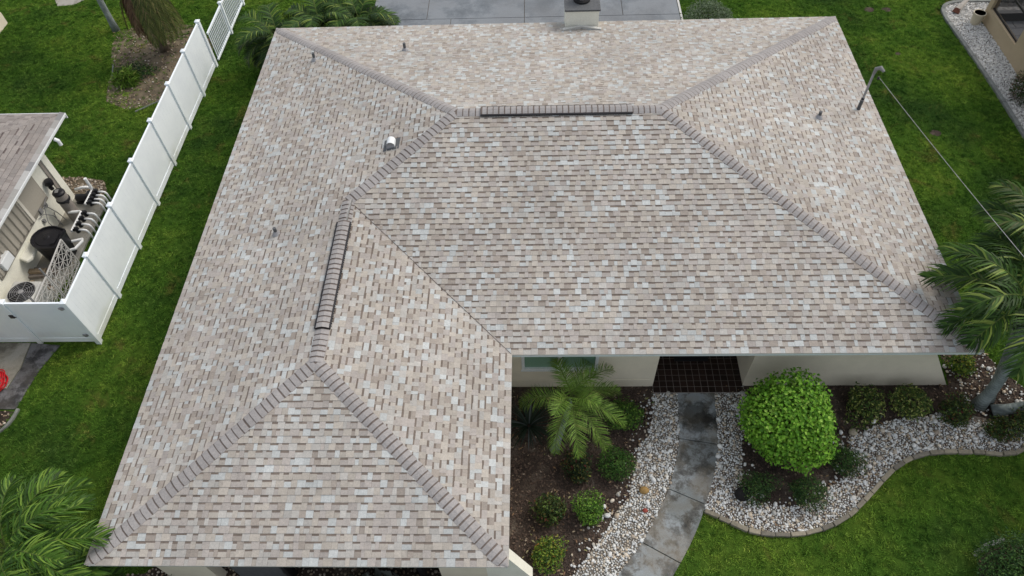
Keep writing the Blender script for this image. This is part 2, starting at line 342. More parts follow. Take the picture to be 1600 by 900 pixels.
bed_left = [(-4.6, 0.0), (-4.68, -0.35), (-4.8, -0.55), (-5.2, -0.8), (-9, -1.4), (-9, 0.0)]
eqpad = [(-5.95, 2.2), (-4.95, 2.2), (-4.95, 3.3), (-4.78, 4.4), (-4.75, 6.6), (-4.9, 7.1), (-5.95, 7.1)]
bed_front = [(-2.4, -5.6), (-2.2, -3.9), (-0.2, -3.75), (0.3, -3.3), (0.55, -3.3), (6.2, -3.3), (6.2, -5.6)]
tlbed = [(-7.6, 15.6), (-7.25, 14.2), (-6.85, 13.2), (-6.7, 12.3), (-6.5, 11.6), (-5.6, 11.1), (-4.6, 11.5), (-3.8, 12.4), (-3.5, 13.5), (-3.6, 14.8), (-4.6, 15.9), (-6.2, 16.2)]
wallbed = [(-5.85, 7.1), (-5.0, 7.1), (-4.95, 7.35), (-5.2, 7.8), (-5.9, 7.95), (-7.5, 7.95), (-7.5, 7.1)]
arecabed = [(-1.3, 11.9), (1.9, 11.9), (1.9, 15.2), (-0.6, 15.4), (-1.4, 13.4)]
br_bed = [(18.6, -3.35), (17.9, -3.1), (17.4, -3.1), (17.07, -3.2), (16.8, -3.45), (16.7, -3.8), (16.8, -4.3), (17.5, -4.7), (18.4, -4.5)]

sheet('mulch_bed', mulchL, 0.004, 'mulch', kind='structure'); sheet('mulch_bed', bedR_all, 0.004, 'mulch')
sheet('gravel_bed', gravL + path_l[::-1], 0.008, 'pebblebase')
gravRp = [(12.1, 0.55), (12.82, 0.55)] + isl1[3:][::-1] + [(18.4, -0.35), (19.5, -0.4)] + edge_s[::-1] + [(11.53, -2.2), (11.72, -1.83), (11.97, -1.05), (12.08, -0.02)]
sheet('gravel_bed', gravRp, 0.008, 'pebblebase')
sheet('mulch_bed', tlbed, 0.004, 'drysoil'); sheet('mulch_bed', arecabed, 0.004, 'mulch'); sheet('mulch_bed', br_bed, 0.004, 'mulch')
sheet('mulch_bed', wallbed, 0.004, 'drysoil'); sheet('mulch_bed', bed_left, 0.004, 'mulch'); sheet('mulch_bed', bed_front, 0.004, 'mulch')
sheet('gravel_bed', tr_bed, 0.006, 'pebblebase')
sheet('earth_patch', [(-10.8, 17.9), (-10.5, 17.42), (-9.88, 17.47), (-9.5, 17.9), (-9.7, 18.6), (-10.7, 18.6)], 0.006, 'pad')
pb = MB(); pb.poly(leftpad, -0.02, 0.03); tag(pb.build('pavement', 'pad', bevel=0.006), kind='structure')
pb = MB(); pb.poly(darkpad, -0.02, 0.022); tag(pb.build('pavement', 'darkpad', bevel=0.006), kind='structure')
pb = MB(); pb.poly(eqpad, -0.02, 0.06); tag(pb.build('pavement', 'pad', bevel=0.01), kind='structure')

# path, slab by slab
pr = thing('path', None, None, (11, -1, 0)); tag(pr, kind='structure')
def lerp_idx(pl, t):
    i = min(int(t), len(pl) - 2); f = t - i; return Vector((pl[i][0] * (1 - f) + pl[i + 1][0] * f, pl[i][1] * (1 - f) + pl[i + 1][1] * f, 0))
PL = [(p.x, p.y) for p in smoothpath([(x, y, 0) for x, y in path_l], 3)]; PR = [(p.x, p.y) for p in smoothpath([(x, y, 0) for x, y in path_r], 3)]
cuts = [0, 2.36, 5.18, 8.12, 12.0]; cutsr = [0, 2.66, 6.3, 9.45, 12.0]
for k in range(4):
    n = 8; a0, a1 = cuts[k] * 3 + (0.05 if k else 0), cuts[k + 1] * 3 - 0.05; b0, b1 = cutsr[k] * 3 + (0.05 if k else 0), cutsr[k + 1] * 3 - 0.05
    l = [lerp_idx(PL, a0 + (a1 - a0) * i / n) for i in range(n + 1)]; r = [lerp_idx(PR, b0 + (b1 - b0) * i / n) for i in range(n + 1)]
    mb = MB(); mb.poly([(p.x, p.y) for p in l] + [(p.x, p.y) for p in r[::-1]], -0.02, 0.035)
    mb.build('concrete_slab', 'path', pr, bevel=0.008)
# driveway slabs
dr = thing('driveway', None, None, (8, 15, 0)); tag(dr, kind='structure')
ys = [11.95, 13.9, 15.6, 16.6, 19.2, 21.8, 24.4]
ys = [11.95, 13.2, 15.95, 18.6, 21.3, 24.0]
for j in range(5):
    xs = [1.95, 4.0 + (0.9 if j % 2 else 0), 7.6, 11.2 if j > 1 else 13.25, 13.25]
    xs = sorted(set(xs))
    for i in range(len(xs) - 1):
        mb = MB(); mb.box((xs[i] + 0.012, ys[j] + 0.012, -0.02), (xs[i + 1] - 0.012, ys[j + 1] - 0.012, 0.03)); mb.build('concrete_slab', 'driveway', dr)
sheet('driveway_joint_bed', [(1.95, 11.95), (13.25, 11.95), (13.25, 24), (1.95, 24)], 0.010, 'pebblebase')
mb = MB(); mb.box((13.26, 11.95, 0), (13.33, 24, 0.045)); tag(mb.build('driveway_border', 'drip'), 'pale narrow border strip along the right side of the driveway', 'edging')

# ================================================================== SHINGLED ROOFS
EXP = 0.1315
def vj(c, a):
    k = random.uniform(1 - a, 1 + a); return (c[0] * k, c[1] * k, c[2] * k)
PAL = [((0.430, 0.450, 0.446), 15), ((0.385, 0.355, 0.315), 29), ((0.362, 0.334, 0.310), 24), ((0.398, 0.386, 0.362), 23), ((0.308, 0.275, 0.243), 9)]
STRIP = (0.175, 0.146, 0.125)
def pick(pal):
    r = random.uniform(0, sum(w_ for _, w_ in pal))
    for c, w_ in pal:
        r -= w_
        if r <= 0: return c
    return pal[-1][0]
def roof_face(poly, pal=PAL, strip=STRIP, exp=EXP, wmul=1.0, pstrip=0.5):
    """poly: eave start, eave end, then the rest; yields quads-lists, one per shingle tab"""
    O = poly[0]; U = (poly[1] - O).normalized(); n = (poly[1] - O).cross(poly[2] - O).normalized()
    if n.z < 0: n = -n
    V = n.cross(U).normalized()
    if V.z < 0: V = -V
    P2 = [((p - O).dot(U), (p - O).dot(V)) for p in poly]; vmax = max(b for a, b in P2)
    def rngv(v):
        v = min(max(v, 1e-4), vmax - 1e-4); xs = []
        for i in range(len(P2)):
            (a0, b0), (a1, b1) = P2[i], P2[(i + 1) % len(P2)]
            if (b0 > v) != (b1 > v): xs.append(a0 + (a1 - a0) * (v - b0) / (b1 - b0))
        return (min(xs), max(xs)) if xs else (0, 0)
    out = []; k = 0
    while k * exp < vmax - 0.02:
        v0, v1 = k * exp, min((k + 1) * exp, vmax); l0, h0 = rngv(v0 + 1e-3); l1, h1 = rngv(v1 - 1e-3)
        lo, hi = min(l0, l1), max(h0, h1); u = lo - random.uniform(0, 0.2); slot = False
        while u < hi:
            slot = (not slot) if random.random() < 0.85 else slot
            wd = random.choice([0.07, 0.10, 0.12, 0.14, 0.16]) * random.uniform(0.9, 1.15) * wmul
            ua, ub = u, u + wd - 0.0015; u += wd
            if ub < lo or ua > hi: continue
            cl = lambda x, a, b: min(max(x, a), b)
            a0, b0, a1, b1 = cl(ua, l0, h0), cl(ub, l0, h0), cl(ua, l1, h1), cl(ub, l1, h1)
            if b0 - a0 < 0.004 and b1 - a1 < 0.004: continue
            if not slot: hb, ht = 0.0125, 0.003
            else: hb, ht = 0.009, 0.002
            fl = random.uniform(-0.001, 0.002)
            P = lambda uu, vv, h: O + U * uu + V * vv + n * h
            vb = v0 - (0.012 if k == 0 else 0.0) - random.uniform(0, 0.003); col = vj(pick(pal), 0.09)
            if slot: col = vj(col, 0.03); col = tuple(c * 0.95 for c in col)
            q = []
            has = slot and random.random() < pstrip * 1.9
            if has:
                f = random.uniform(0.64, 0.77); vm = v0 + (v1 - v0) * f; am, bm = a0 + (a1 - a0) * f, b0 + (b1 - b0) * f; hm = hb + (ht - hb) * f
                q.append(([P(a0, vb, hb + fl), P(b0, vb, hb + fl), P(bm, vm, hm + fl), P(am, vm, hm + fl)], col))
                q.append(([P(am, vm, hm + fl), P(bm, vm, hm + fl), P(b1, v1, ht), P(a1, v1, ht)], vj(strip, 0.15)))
            else:
                q.append(([P(a0, vb, hb + fl), P(b0, vb, hb + fl), P(b1, v1, ht), P(a1, v1, ht)], col))
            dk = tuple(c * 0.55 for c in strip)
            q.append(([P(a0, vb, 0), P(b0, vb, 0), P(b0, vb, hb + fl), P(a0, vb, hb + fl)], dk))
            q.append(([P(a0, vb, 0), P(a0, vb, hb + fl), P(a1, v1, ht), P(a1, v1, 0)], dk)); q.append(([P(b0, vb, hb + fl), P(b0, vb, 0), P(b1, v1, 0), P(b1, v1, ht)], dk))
            c = P((a0 + b0) / 2, v0 + exp / 2, 0); d = CAMP - c
            area = ((b0 - a0) + (b1 - a1)) / 2 * exp * d.normalized().dot(n) / d.length_squared
            out.append((area, q))
        k += 1
    return out
def caps(p, q, nA, nB, half=0.145, exp=0.137, lift=0.0, col=(0.300, 0.287, 0.282), strip=(0.135, 0.112, 0.10), start=0.0, end=None, taper=False):
    """ridge caps from the high point p down to q, bent over two roof planes with normals nA, nB"""
    d = (q - p); L = d.length; d.normalize(); end = L if end is None else end
    sa = nA.cross(d).normalized(); sb = nB.cross(d).normalized()
    if sa.dot(nB) > 0: sa = -sa
    if sb.dot(nA) > 0: sb = -sb
    up = (nA + nB).normalized(); out = []; n = max(1, int(round((end - start) / exp))); e = (end - start) / n
    for i in range(n):
        s0, s1 = start + i * e, start + (i + 1) * e; c = vj(col, 0.05)
        def sec(s, h):
            hf = min(half, max(0.012, (L - s) * 0.92)) if taper else half; b = p + d * min(s, L)
            return [b + sa * hf + nA * (0.006 + h * 0.6 + lift), b + sa * hf * 0.55 + nA * (0.012 + h + lift), b + up * (0.012 + h + lift), b + sb * hf * 0.55 + nB * (0.012 + h + lift), b + sb * hf + nB * (0.006 + h * 0.6 + lift)]
        f = random.uniform(0.18, 0.27); jl = random.uniform(-0.006, 0.006)
        A, Bm, B = sec(s0 - 0.01, 0.004), sec(s0 + e * f, 0.006), sec(s1 + 0.004 + jl, 0.014 + random.uniform(-0.002, 0.002)); q4 = []
        base = [x - up * 0.02 for x in B]
        for j in range(4):
            q4.append(([A[j], A[j + 1], Bm[j + 1], Bm[j]], vj(strip, 0.08))); q4.append(([Bm[j], Bm[j + 1], B[j + 1], B[j]], c)); q4.append(([B[j], B[j + 1], base[j + 1], base[j]], tuple(x * 0.5 for x in strip)))
        for j in (0, 4):
            q4.append(([A[j], Bm[j], Bm[j] - up * 0.02, A[j] - up * 0.02], strip)); q4.append(([Bm[j], B[j], base[j], Bm[j] - up * 0.02], strip))
        c0 = p + d * (s0 + s1) / 2; out.append((1 / (CAMP - c0).length_squared, q4))
    return out
def emit(lst, name, rest_name, parent, limit=300):
    lst = sorted(lst, key=lambda t: -t[0])
    for _, q in lst[:limit]:
        mb = MB()
        for pts, c in q: mb.face(pts, c)
        mb.build(name, 'shingle', parent)
    if len(lst) > limit:
        mb = MB()
        for _, q in lst[limit:]:
            for pts, c in q: mb.face(pts, c)
        tag(mb.build(rest_name, 'shingle', parent), kind='stuff')

house = thing('house', 'single storey cream house with a pale tan and grey shingled hip roof', 'house', (8, 3, 0))
dk = MB()
for f in ([pD, pC, pR2, pR1, pW1], [pF, pE, pW2], [pE, pD, pW1, pW2], [pA, pF, pW2, pW1, pR1], [pB, pA, pR1, pR2], [pC, pB, pR2]):
    dk.face([p - Vector((0, 0, 0.002)) for p in f])
roof = dk.build('roof', 'deck', house)
sh = []
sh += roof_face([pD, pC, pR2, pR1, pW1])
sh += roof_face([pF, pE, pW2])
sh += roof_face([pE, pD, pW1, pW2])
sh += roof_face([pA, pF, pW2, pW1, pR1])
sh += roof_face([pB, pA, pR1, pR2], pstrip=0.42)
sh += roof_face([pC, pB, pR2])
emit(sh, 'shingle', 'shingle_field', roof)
def nrm(a, b, c):
    n = (b - a).cross(c - a).normalized(); return n if n.z > 0 else -n
nLeft, nRight, nBack, nMain = nrm(pA, pF, pR1), nrm(pC, pB, pR2), nrm(pA, pB, pR1), nrm(pD, pC, pR2)
nWF, nWR = nrm(pF, pE, pW2), nrm(pE, pD, pW1)
cp = []
cp += caps(pR1, pA, nLeft, nBack, taper=True); cp += caps(pR2, pB, nRight, nBack, taper=True); cp += caps(pR2, pC, nRight, nMain, taper=True)
cp += caps(pR1, pW1, nLeft, nMain); cp += caps(pW2, pF, nLeft, nWF, taper=True); cp += caps(pW2, pE, nWR, nWF, taper=True)
for s0, s1, li in ((0, 0.6, 0.004), (0.6, 4.16, 0.046), (4.16, 4.83, 0.004)):
    cp += caps(pR1, pR2, nBack, nMain, half=0.12 if li > .01 else 0.145, lift=li, start=s0, end=s1)
for s0, s1, li in ((0, 0.67, 0.004), (0.67, 3.49, 0.046), (3.49, 4.27, 0.004)):
    cp += caps(pW1, pW2, nLeft, nWR, half=0.12 if li > .01 else 0.145, lift=li, start=s0, end=s1)
emit(cp, 'ridge_cap', 'ridge_cap_field', roof)
# ridge vents: black louvred strips under the raised caps
def vent(p, d, L, nA, nB):
    mb = MB(); d = d.normalized(); half = 0.158
    sa = nA.cross(d).normalized(); sb = nB.cross(d).normalized()
    if sa.dot(nB) > 0: sa = -sa
    if sb.dot(nA) > 0: sb = -sb
    q = p + d * L
    for s, n in ((sa, nA), (sb, nB)):
        a0, b0 = p + s * half + n * 0.008, q + s * half + n * 0.008; a1, b1 = p + s * half + n * 0.052, q + s * half + n * 0.052
        a2, b2 = p + n * 0.052, q + n * 0.052
        mb.face([a0, b0, b1, a1]); mb.face([a1, b1, b2, a2]); 
        k = 0.06
        while k < L:
            c = p + s * (half + 0.004) + d * k; mb.bar(c + n * 0.006, c + n * 0.046, 0.014, 0.008); k += 0.06
        mb.bar(p + n * 0.022, p + s * half + n * 0.022, 0.02, 0.034); mb.bar(q + n * 0.022, q + s * half + n * 0.022, 0.02, 0.034)
    mb.build('ridge_vent', 'black', roof)
vent(pR1 + Vector((0.6, 0, 0)), Vector((1, 0, 0)), 3.56, nBack, nMain)
vent(pW1 + Vector((0, -0.67, 0)), Vector((0, -1, 0)), 2.82, nLeft, nWR)
# valley line
mb = MB(); up = Vector((0, 0, 0.0165)); dvl = (pD - pW1).normalized(); sd_ = dvl.cross(Vector((0, 0, 1))).normalized() * 0.005
mb.face([pW1 + up - sd_, pD + up - sd_, pD + up + sd_, pW1 + up + sd_]); mb.build('valley_flashing', 'deck', roof)
# eave trim: drip edge, fascia, soffit
def eave(a, b, out, name='fascia'):
    a, b, out = Vector(a), Vector(b), Vector(out)
    mb = MB(); mb.bar(a + out * 0.006 + Vector((0, 0, -0.012)), b + out * 0.006 + Vector((0, 0, -0.012)), 0.02, 0.03); mb.build('drip_edge', 'drip', roof)
    mb = MB(); mb.bar(a - out * 0.02 + Vector((0, 0, -0.075)), b - out * 0.02 + Vector((0, 0, -0.075)), 0.022, 0.095); mb.build('fascia', 'fascia', roof)
eave(pF, pE, (0, -1, 0)); eave(pE, pD, (1, 0, 0)); eave(pD, pC, (0, -1, 0)); eave(pC, pB, (1, 0, 0)); eave(pB, pA, (0, 1, 0)); eave(pA, pF, (-1, 0, 0))
mb = MB(); mb.poly([(0.05, LY + .05), (WW - .05, LY + .05), (WW - .05, 0.05), (WX - .05, 0.05), (WX - .05, DY - .05), (0.05, DY - .05)], HE - 0.125, HE - 0.118); mb.build('soffit', 'fascia', roof)

# walls
YF, YW, XL, XR, YB, XWR = 0.60, -3.90, 0.55, 16.45, 11.2, 6.95
ZT = HE - 0.127
def wallbox(a, b, mat='stucco', name='wall'):
    mb = MB(); mb.box(a, b); return mb.build(name, mat, house)
T = 0.2
# wall with window: segments around the opening (window x 7.6..9.32, z .78..1.92)
wx0, wx1, wz0, wz1 = 7.6, 9.34, 0.80, 1.95
mb = MB(); mb.box((6.95, YF, -0.1), (10.69, YF + T, wz0)); mb.box((6.95, YF, wz1), (10.69, YF + T, ZT)); mb.box((6.95, YF, wz0), (wx0, YF + T, wz1)); mb.box((wx1, YF, wz0), (10.69, YF + T, wz1))
mb.build('wall', 'stucco', house)
# wall right of entry, with battered fin end
mb = MB()
pts = [(12.80, -0.1), (17.60, -0.1), (17.55, 0.0), (16.2, ZT), (12.80, ZT)]
vs = [(x, YF, z) for x, z in pts] + [(x, YF + T, z) for x, z in pts]
mb.add(vs, [(0, 1, 2, 3, 4), (9, 8, 7, 6, 5)] + [(i, 5 + i, 5 + (i + 1) % 5, (i + 1) % 5) for i in range(5)]); mb.build('wall', 'stucco', house)
mb = MB(); mb.box((10.49, YF + T, -0.1), (10.69, 3.1, ZT)); mb.build('wall', 'stucco', house)       # entry left return
mb = MB(); mb.box((12.80, YF + T, -0.1), (13.0, 3.1, ZT)); mb.build('wall', 'stucco', house)        # entry right return
mb = MB(); mb.box((10.49, 3.1, -0.1), (13.0, 3.3, ZT)); mb.build('wall', 'stucco', house)
wallbox((XR - T, YF + T, -0.1), (XR, YB, ZT)); wallbox((XL, YB - T, -0.1), (XR - T, YB, ZT)); wallbox((XL, YW + T, -0.1), (XL + T, YB - T, ZT))
wallbox((XWR - T, YW + T, -0.1), (XWR, YF, ZT))
# step ledge below window
mb = MB(); mb.box((7.35, YF - 0.012, 0.02), (10.60, YF + 0.004, 0.33)); mb.build('wall_skirting', 'stucco', house)
# window
wf = MB(); fw = 0.07; yw = YF - 0.02
wf.box((wx0, yw, wz0), (wx1, yw + 0.10, wz0 + fw)); wf.box((wx0, yw, wz1 - fw), (wx1, yw + 0.10, wz1)); wf.box((wx0, yw, wz0 + fw), (wx0 + fw, yw + 0.10, wz1 - fw)); wf.box((wx1 - fw, yw, wz0 + fw), (wx1, yw + 0.10, wz1 - fw))
wmx = (wx0 + wx1) / 2; wf.box((wmx - 0.05, yw - 0.004, wz0 + fw), (wmx + 0.05, yw + 0.10, wz1 - fw))
win = wf.build('window', 'white', house, bevel=0.006)
for a, b in ((wx0 + fw, wmx - 0.05), (wmx + 0.05, wx1 - fw)):
    mb = MB(); mb.box((a, yw + 0.05, wz0 + fw), (b, yw + 0.06, wz1 - fw)); mb.build('pane', 'glass', win)
    mb = MB(); mb.box((a, yw + 0.03, (wz0 + wz1) / 2 + 0.12), (b, yw + 0.05, (wz0 + wz1) / 2 + 0.15)); mb.build('sash_bar', 'white', win)
mb = MB(); mb.box((wx0 - 0.02, YF - 0.035, wz0 - 0.03), (wx1 + 0.02, YF + 0.02, wz0 - 0.003)); mb.build('window_sill', 'white', house, bevel=0.004)
# entry: dark door at the back, tiled floor, mat
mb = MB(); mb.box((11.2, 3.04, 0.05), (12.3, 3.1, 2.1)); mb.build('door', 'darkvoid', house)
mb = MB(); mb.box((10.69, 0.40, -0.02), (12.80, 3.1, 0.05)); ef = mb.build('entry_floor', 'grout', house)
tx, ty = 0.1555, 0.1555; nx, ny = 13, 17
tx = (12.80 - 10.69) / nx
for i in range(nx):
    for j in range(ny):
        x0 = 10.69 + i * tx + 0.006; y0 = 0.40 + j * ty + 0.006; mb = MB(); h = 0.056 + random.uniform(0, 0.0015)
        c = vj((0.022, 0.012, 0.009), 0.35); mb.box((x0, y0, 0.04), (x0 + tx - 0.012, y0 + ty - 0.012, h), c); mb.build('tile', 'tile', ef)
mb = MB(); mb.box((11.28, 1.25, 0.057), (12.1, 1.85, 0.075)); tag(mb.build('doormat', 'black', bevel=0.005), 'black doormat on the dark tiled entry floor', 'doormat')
# wing front: wall pieces, recess and grey panel
mb = MB(); mb.box((XL, YW, -0.1), (1.52, YW + T, ZT)); mb.build('wall', 'stucco', house)
mb = MB(); mb.box((6.04, YW, -0.1), (XWR, YW + T, ZT)); mb.build('wall', 'stucco', house)
mb = MB(); mb.box((1.9, YW + 0.06, -0.1), (2.92, YW + 0.16, ZT)); mb.build('garage_panel', 'lead', house)
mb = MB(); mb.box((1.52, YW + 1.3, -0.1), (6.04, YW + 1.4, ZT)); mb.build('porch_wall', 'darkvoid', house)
mb = MB(); mb.box((2.92, YW + 0.02, -0.1), (3.0, YW + 0.2, ZT)); mb.box((5.6, YW + 0.02, -0.1), (5.68, YW + 0.2, ZT)); mb.build('porch_post', 'black', house)
# fin (buttress) at the wing's front right corner
mb = MB(); pts = [(XWR, -0.1), (7.83, -0.1), (7.83, 0.36), (7.40, 1.62), (7.18, ZT), (XWR, ZT)]
vs = [(x, YW, z) for x, z in pts] + [(x, YW + 0.2, z) for x, z in pts]
mb.add(vs, [tuple(range(6)), tuple(reversed(range(6, 12)))] + [(i, 6 + i, 6 + (i + 1) % 6, (i + 1) % 6) for i in range(6)]); mb.build('buttress', 'stucco_white', house)
# chimney
ch = house
mb = MB(); mb.box((8.88, 11.28, 0.0), (9.86, 12.2, 3.17)); chs = mb.build('chimney', 'stucco_white', house)
mb = MB(); mb.box((8.85, 11.24, 3.17), (9.90, 12.24, 3.225)); mb.build('chimney_cap', 'lead', chs, bevel=0.008)
mb = MB(); mb.lathe((9.37, 11.77, 3.225), [(0.25, 0), (0.24, 0.05), (0.16, 0.06)], 24); mb.build('flue_collar', 'darkvoid', chs, smooth=False)
mb = MB(); mb.lathe((9.37, 11.80, 3.225), [(0.15, 0), (0.15, 0.32), (0.21, 0.33), (0.21, 0.38), (0.05, 0.45)], 24); mb.build('flue_pipe', 'steel', chs, smooth=False)
# chevron metal flashing at the chimney foot
mb = MB()
def bz(x, y): return HE + 0.26986 * (DY - y)
for dz, off, c in ((0.20, 0.0, 0), (0.06, 0.09, 0)):
    for (xa, ya), (xb, yb) in (((8.80, 11.20), (9.36, 11.42)), ((9.94, 11.22), (9.36, 11.42))):
        ya -= 0 ; yb -= 0
        a = Vector((xa, 11.14 - off * .5, bz(0, 11.14) + 0.03)); b = Vector((9.36, 11.27 - off * .5, bz(0, 11.27) + 0.03 + 0.05))
        mb.bar(a, b, 0.05, 0.07)
mb.build('flashing', 'drip', chs)

# plumbing vents
def plane_z(kind, x, y):
    return {'L': HE + 0.2704 * x, 'R': HE + 0.26922 * (WX - x), 'B': HE + 0.26986 * (DY - y)}[kind]
def pipe_vent(x, y, k, label, h=0.22):
    z = plane_z(k, x, y); t = thing('vent_pipe', label, 'vent pipe', (x, y, z), 'vent pipes through the roof')
    mb = MB(); mb.lathe((x, y, z - 0.05), [(0.04, 0), (0.04, h + 0.05), (0.03, h + 0.052)], 12); mb.build('pipe', 'lead', t)
    mb = MB(); mb.lathe((x, y, z - 0.03), [(0.11, 0), (0.09, 0.05), (0.045, 0.12), (0.042, 0.13)], 12); mb.build('flashing_boot', 'steel', t)
pipe_vent(15.14, 6.65, 'R', 'dark vent pipe on the right roof slope left of the tall mast', 0.2)
pipe_vent(4.29, 9.77, 'B', 'dark vent pipe on the back roof slope', 0.24)
pipe_vent(1.72, 9.53, 'L', 'dark vent pipe on the left slope near the back left corner', 0.24)
pipe_vent(2.05, 2.90, 'L', 'dark vent pipe halfway along the left roof slope', 0.2)
# gooseneck vent
gx, gy = 4.55, 5.05; gz = plane_z('L', gx, gy)
t = thing('roof_vent', 'white hooded gooseneck vent beside the left hip line', 'roof vent', (gx, gy, gz))
mb = MB(); Rr = 0.10; ang = [i * math.pi / 12 for i in range(13)]
back = [(gx - Rr * math.cos(a), gy + 0.12, gz + 0.08 + Rr * math.sin(a)) for a in ang]; front = [(gx - Rr * math.cos(a), gy - 0.10, gz + 0.08 + Rr * math.sin(a)) for a in ang]
lowb = [(gx - Rr, gy + 0.12, gz - 0.03), (gx + Rr, gy + 0.12, gz + 0.02)]; lowf = [(gx - Rr, gy - 0.12, gz - 0.03), (gx + Rr, gy - 0.12, gz + 0.02)]
A = [lowb[0]] + back + [lowb[1]]; B = [lowf[0]] + front + [lowf[1]]
for i in range(len(A) - 1): mb.face([A[i], B[i], B[i + 1], A[i + 1]])
mb.face(A); mb.build('hood', 'white', t)
mb = MB(); mb.face([(x, y + 0.02, z) for x, y, z in B[::-1]]); mb.build('vent_screen', 'steel', t)
mb = MB(); ct = Vector((gx, gy, gz + 0.012)); 
s_ = Vector((1, 0, 0.2704)).normalized(); mb.face([ct + s_ * a + Vector((0, b, 0)) for a, b in ((-0.2, -0.17), (0.21, -0.17), (0.21, 0.22), (-0.2, 0.22))]); mb.build('flashing', 'lead', t)

# service mast and wire
mz = plane_z('R', 16.44, 7.37)
t = thing('service_mast', 'tall grey electric service mast at the right edge of the roof', 'mast', (16.44, 7.37, mz))
mb = MB(); mb.tube([(16.44, 7.37, mz - 0.05), (16.44, 7.37, mz + 0.3)], 0.045, 12); mb.build('boot', 'lead', t)
mb = MB(); mb.tube([(16.44, 7.37, mz + 0.3), (16.44, 7.37, mz + 1.2)], 0.03, 12); mb.build('pipe', 'steel', t)
mb = MB(); mb.tube([(16.44, 7.37, mz + 1.12), (16.44, 7.35, mz + 1.28), (16.50, 7.28, mz + 1.36), (16.58, 7.20, mz + 1.30)], [0.035, 0.05, 0.055, 0.03], 12); mb.build('weatherhead', 'grey', t)
mb = MB(); mb.tube([(16.44, 7.37, mz + 0.33), (16.44, 7.37, mz + 0.38)], 0.04, 12); mb.build('clamp', 'black', t)
mb = MB(); mb.lathe((16.55, 7.27, mz + 1.02), [(0.02, 0), (0.035, 0.04), (0.02, 0.08)], 10); mb.build('insulator', 'black', t)
a = Vector((16.56, 7.27, mz + 1.08)); b = Vector((17.22, -2.07, 5.0)); pts = []
for i in range(25):
    f = i / 24; p = a.lerp(b, f); p.z -= 0.06 * 4 * f * (1 - f); pts.append(p)
mb = MB(); mb.tube(pts, 0.0055, 6); tag(mb.build('overhead_wire', 'steel'), 'pale overhead wire sagging from the mast down to the right palms', 'wire')
a = Vector((16.5, 7.3, mz + 0.9)); b = Vector((19.2, -1.4, 4.5)); pts = []
for i in range(25):
    f = i / 24; p = a.lerp(b, f); p.z -= 1.4 * f * (1 - f); pts.append(p)

# ================================================================== FENCE
fence = thing('vinyl_fence', 'long white vinyl privacy fence with a picket section at its far end', 'fence', (-3.2, 8, 0))
py = [1.94, 3.38, 5.08, 6.76, 8.44, 10.13, 11.78, 13.40]
FH = 1.74
def post(x, y, h, parent, s=0.127):
    mb = MB(); mb.box((x - s / 2, y - s / 2, -0.05), (x + s / 2, y + s / 2, h)); p = mb.build('post', 'vinyl', parent, bevel=0.006)
    mb = MB(); q = s / 2 + 0.012; z = h
    mb.add([(x - q, y - q, z), (x + q, y - q, z), (x + q, y + q, z), (x - q, y + q, z), (x - q, y - q, z + .03), (x + q, y - q, z + .03), (x + q, y + q, z + .03), (x - q, y + q, z + .03), (x, y, z + .065)],
           [(0, 3, 2, 1), (0, 1, 5, 4), (1, 2, 6, 5), (2, 3, 7, 6), (3, 0, 4, 7), (4, 5, 8), (5, 6, 8), (6, 7, 8), (7, 4, 8)]); mb.build('post_cap', 'vinyl', p)
for y in py: post(-3.2, y, FH + 0.02, fence)
def bay(p, q, parent, h=FH, nb=10):
    """tongue and groove bay between two posts: two rails and the boards"""
    p, q = Vector(p), Vector(q); d = (q - p).normalized(); s = d.cross(Vector((0, 0, 1))); a = p + d * 0.064; b = q - d * 0.064
    for z0, hh in ((0.06, 0.17), (h - 0.09, 0.09)):
        mb = MB(); mb.bar(a + Vector((0, 0, z0 + hh / 2)), b + Vector((0, 0, z0 + hh / 2)), 0.05, hh); mb.build('rail', 'vinyl', parent, bevel=0.005)
    L = (b - a).length; wd = L / nb
    for i in range(nb):
        c0 = a + d * (i * wd + 0.0006); c1 = a + d * ((i + 1) * wd - 0.0006); mb = MB()
        zc = (0.22 + h - 0.08) / 2; mb.bar(c0 + Vector((0, 0, zc)), c1 + Vector((0, 0, zc)), 0.024, h - 0.30); mb.build('board', 'vinyl', parent)
for i in range(7): bay((-3.2, py[i], 0), (-3.2, py[i + 1], 0), fence)
# picket part
pk = [13.40, 15.33, 17.3, 19.3]
pk = [13.56, 15.35, 17.2, 19.1, 21]
for y in pk[1:]: post(-3.14, y, 1.24, fence, 0.11)
for i in range(4):
    y0, y1 = pk[i] + 0.05, pk[i + 1] - 0.05
    for z in (0.10, 1.12):
        mb = MB(); mb.box((-3.165, y0, z), (-3.115, y1, z + 0.07)); mb.build('rail', 'vinyl', fence, bevel=0.004)
    n = 13
    for k in range(n):
        yy = y0 + (y1 - y0) * (k + 0.5) / n; mb = MB(); mb.box((-3.152, yy - 0.019, 0.17), (-3.128, yy + 0.019, 1.12)); mb.build('picket', 'vinyl', fence)
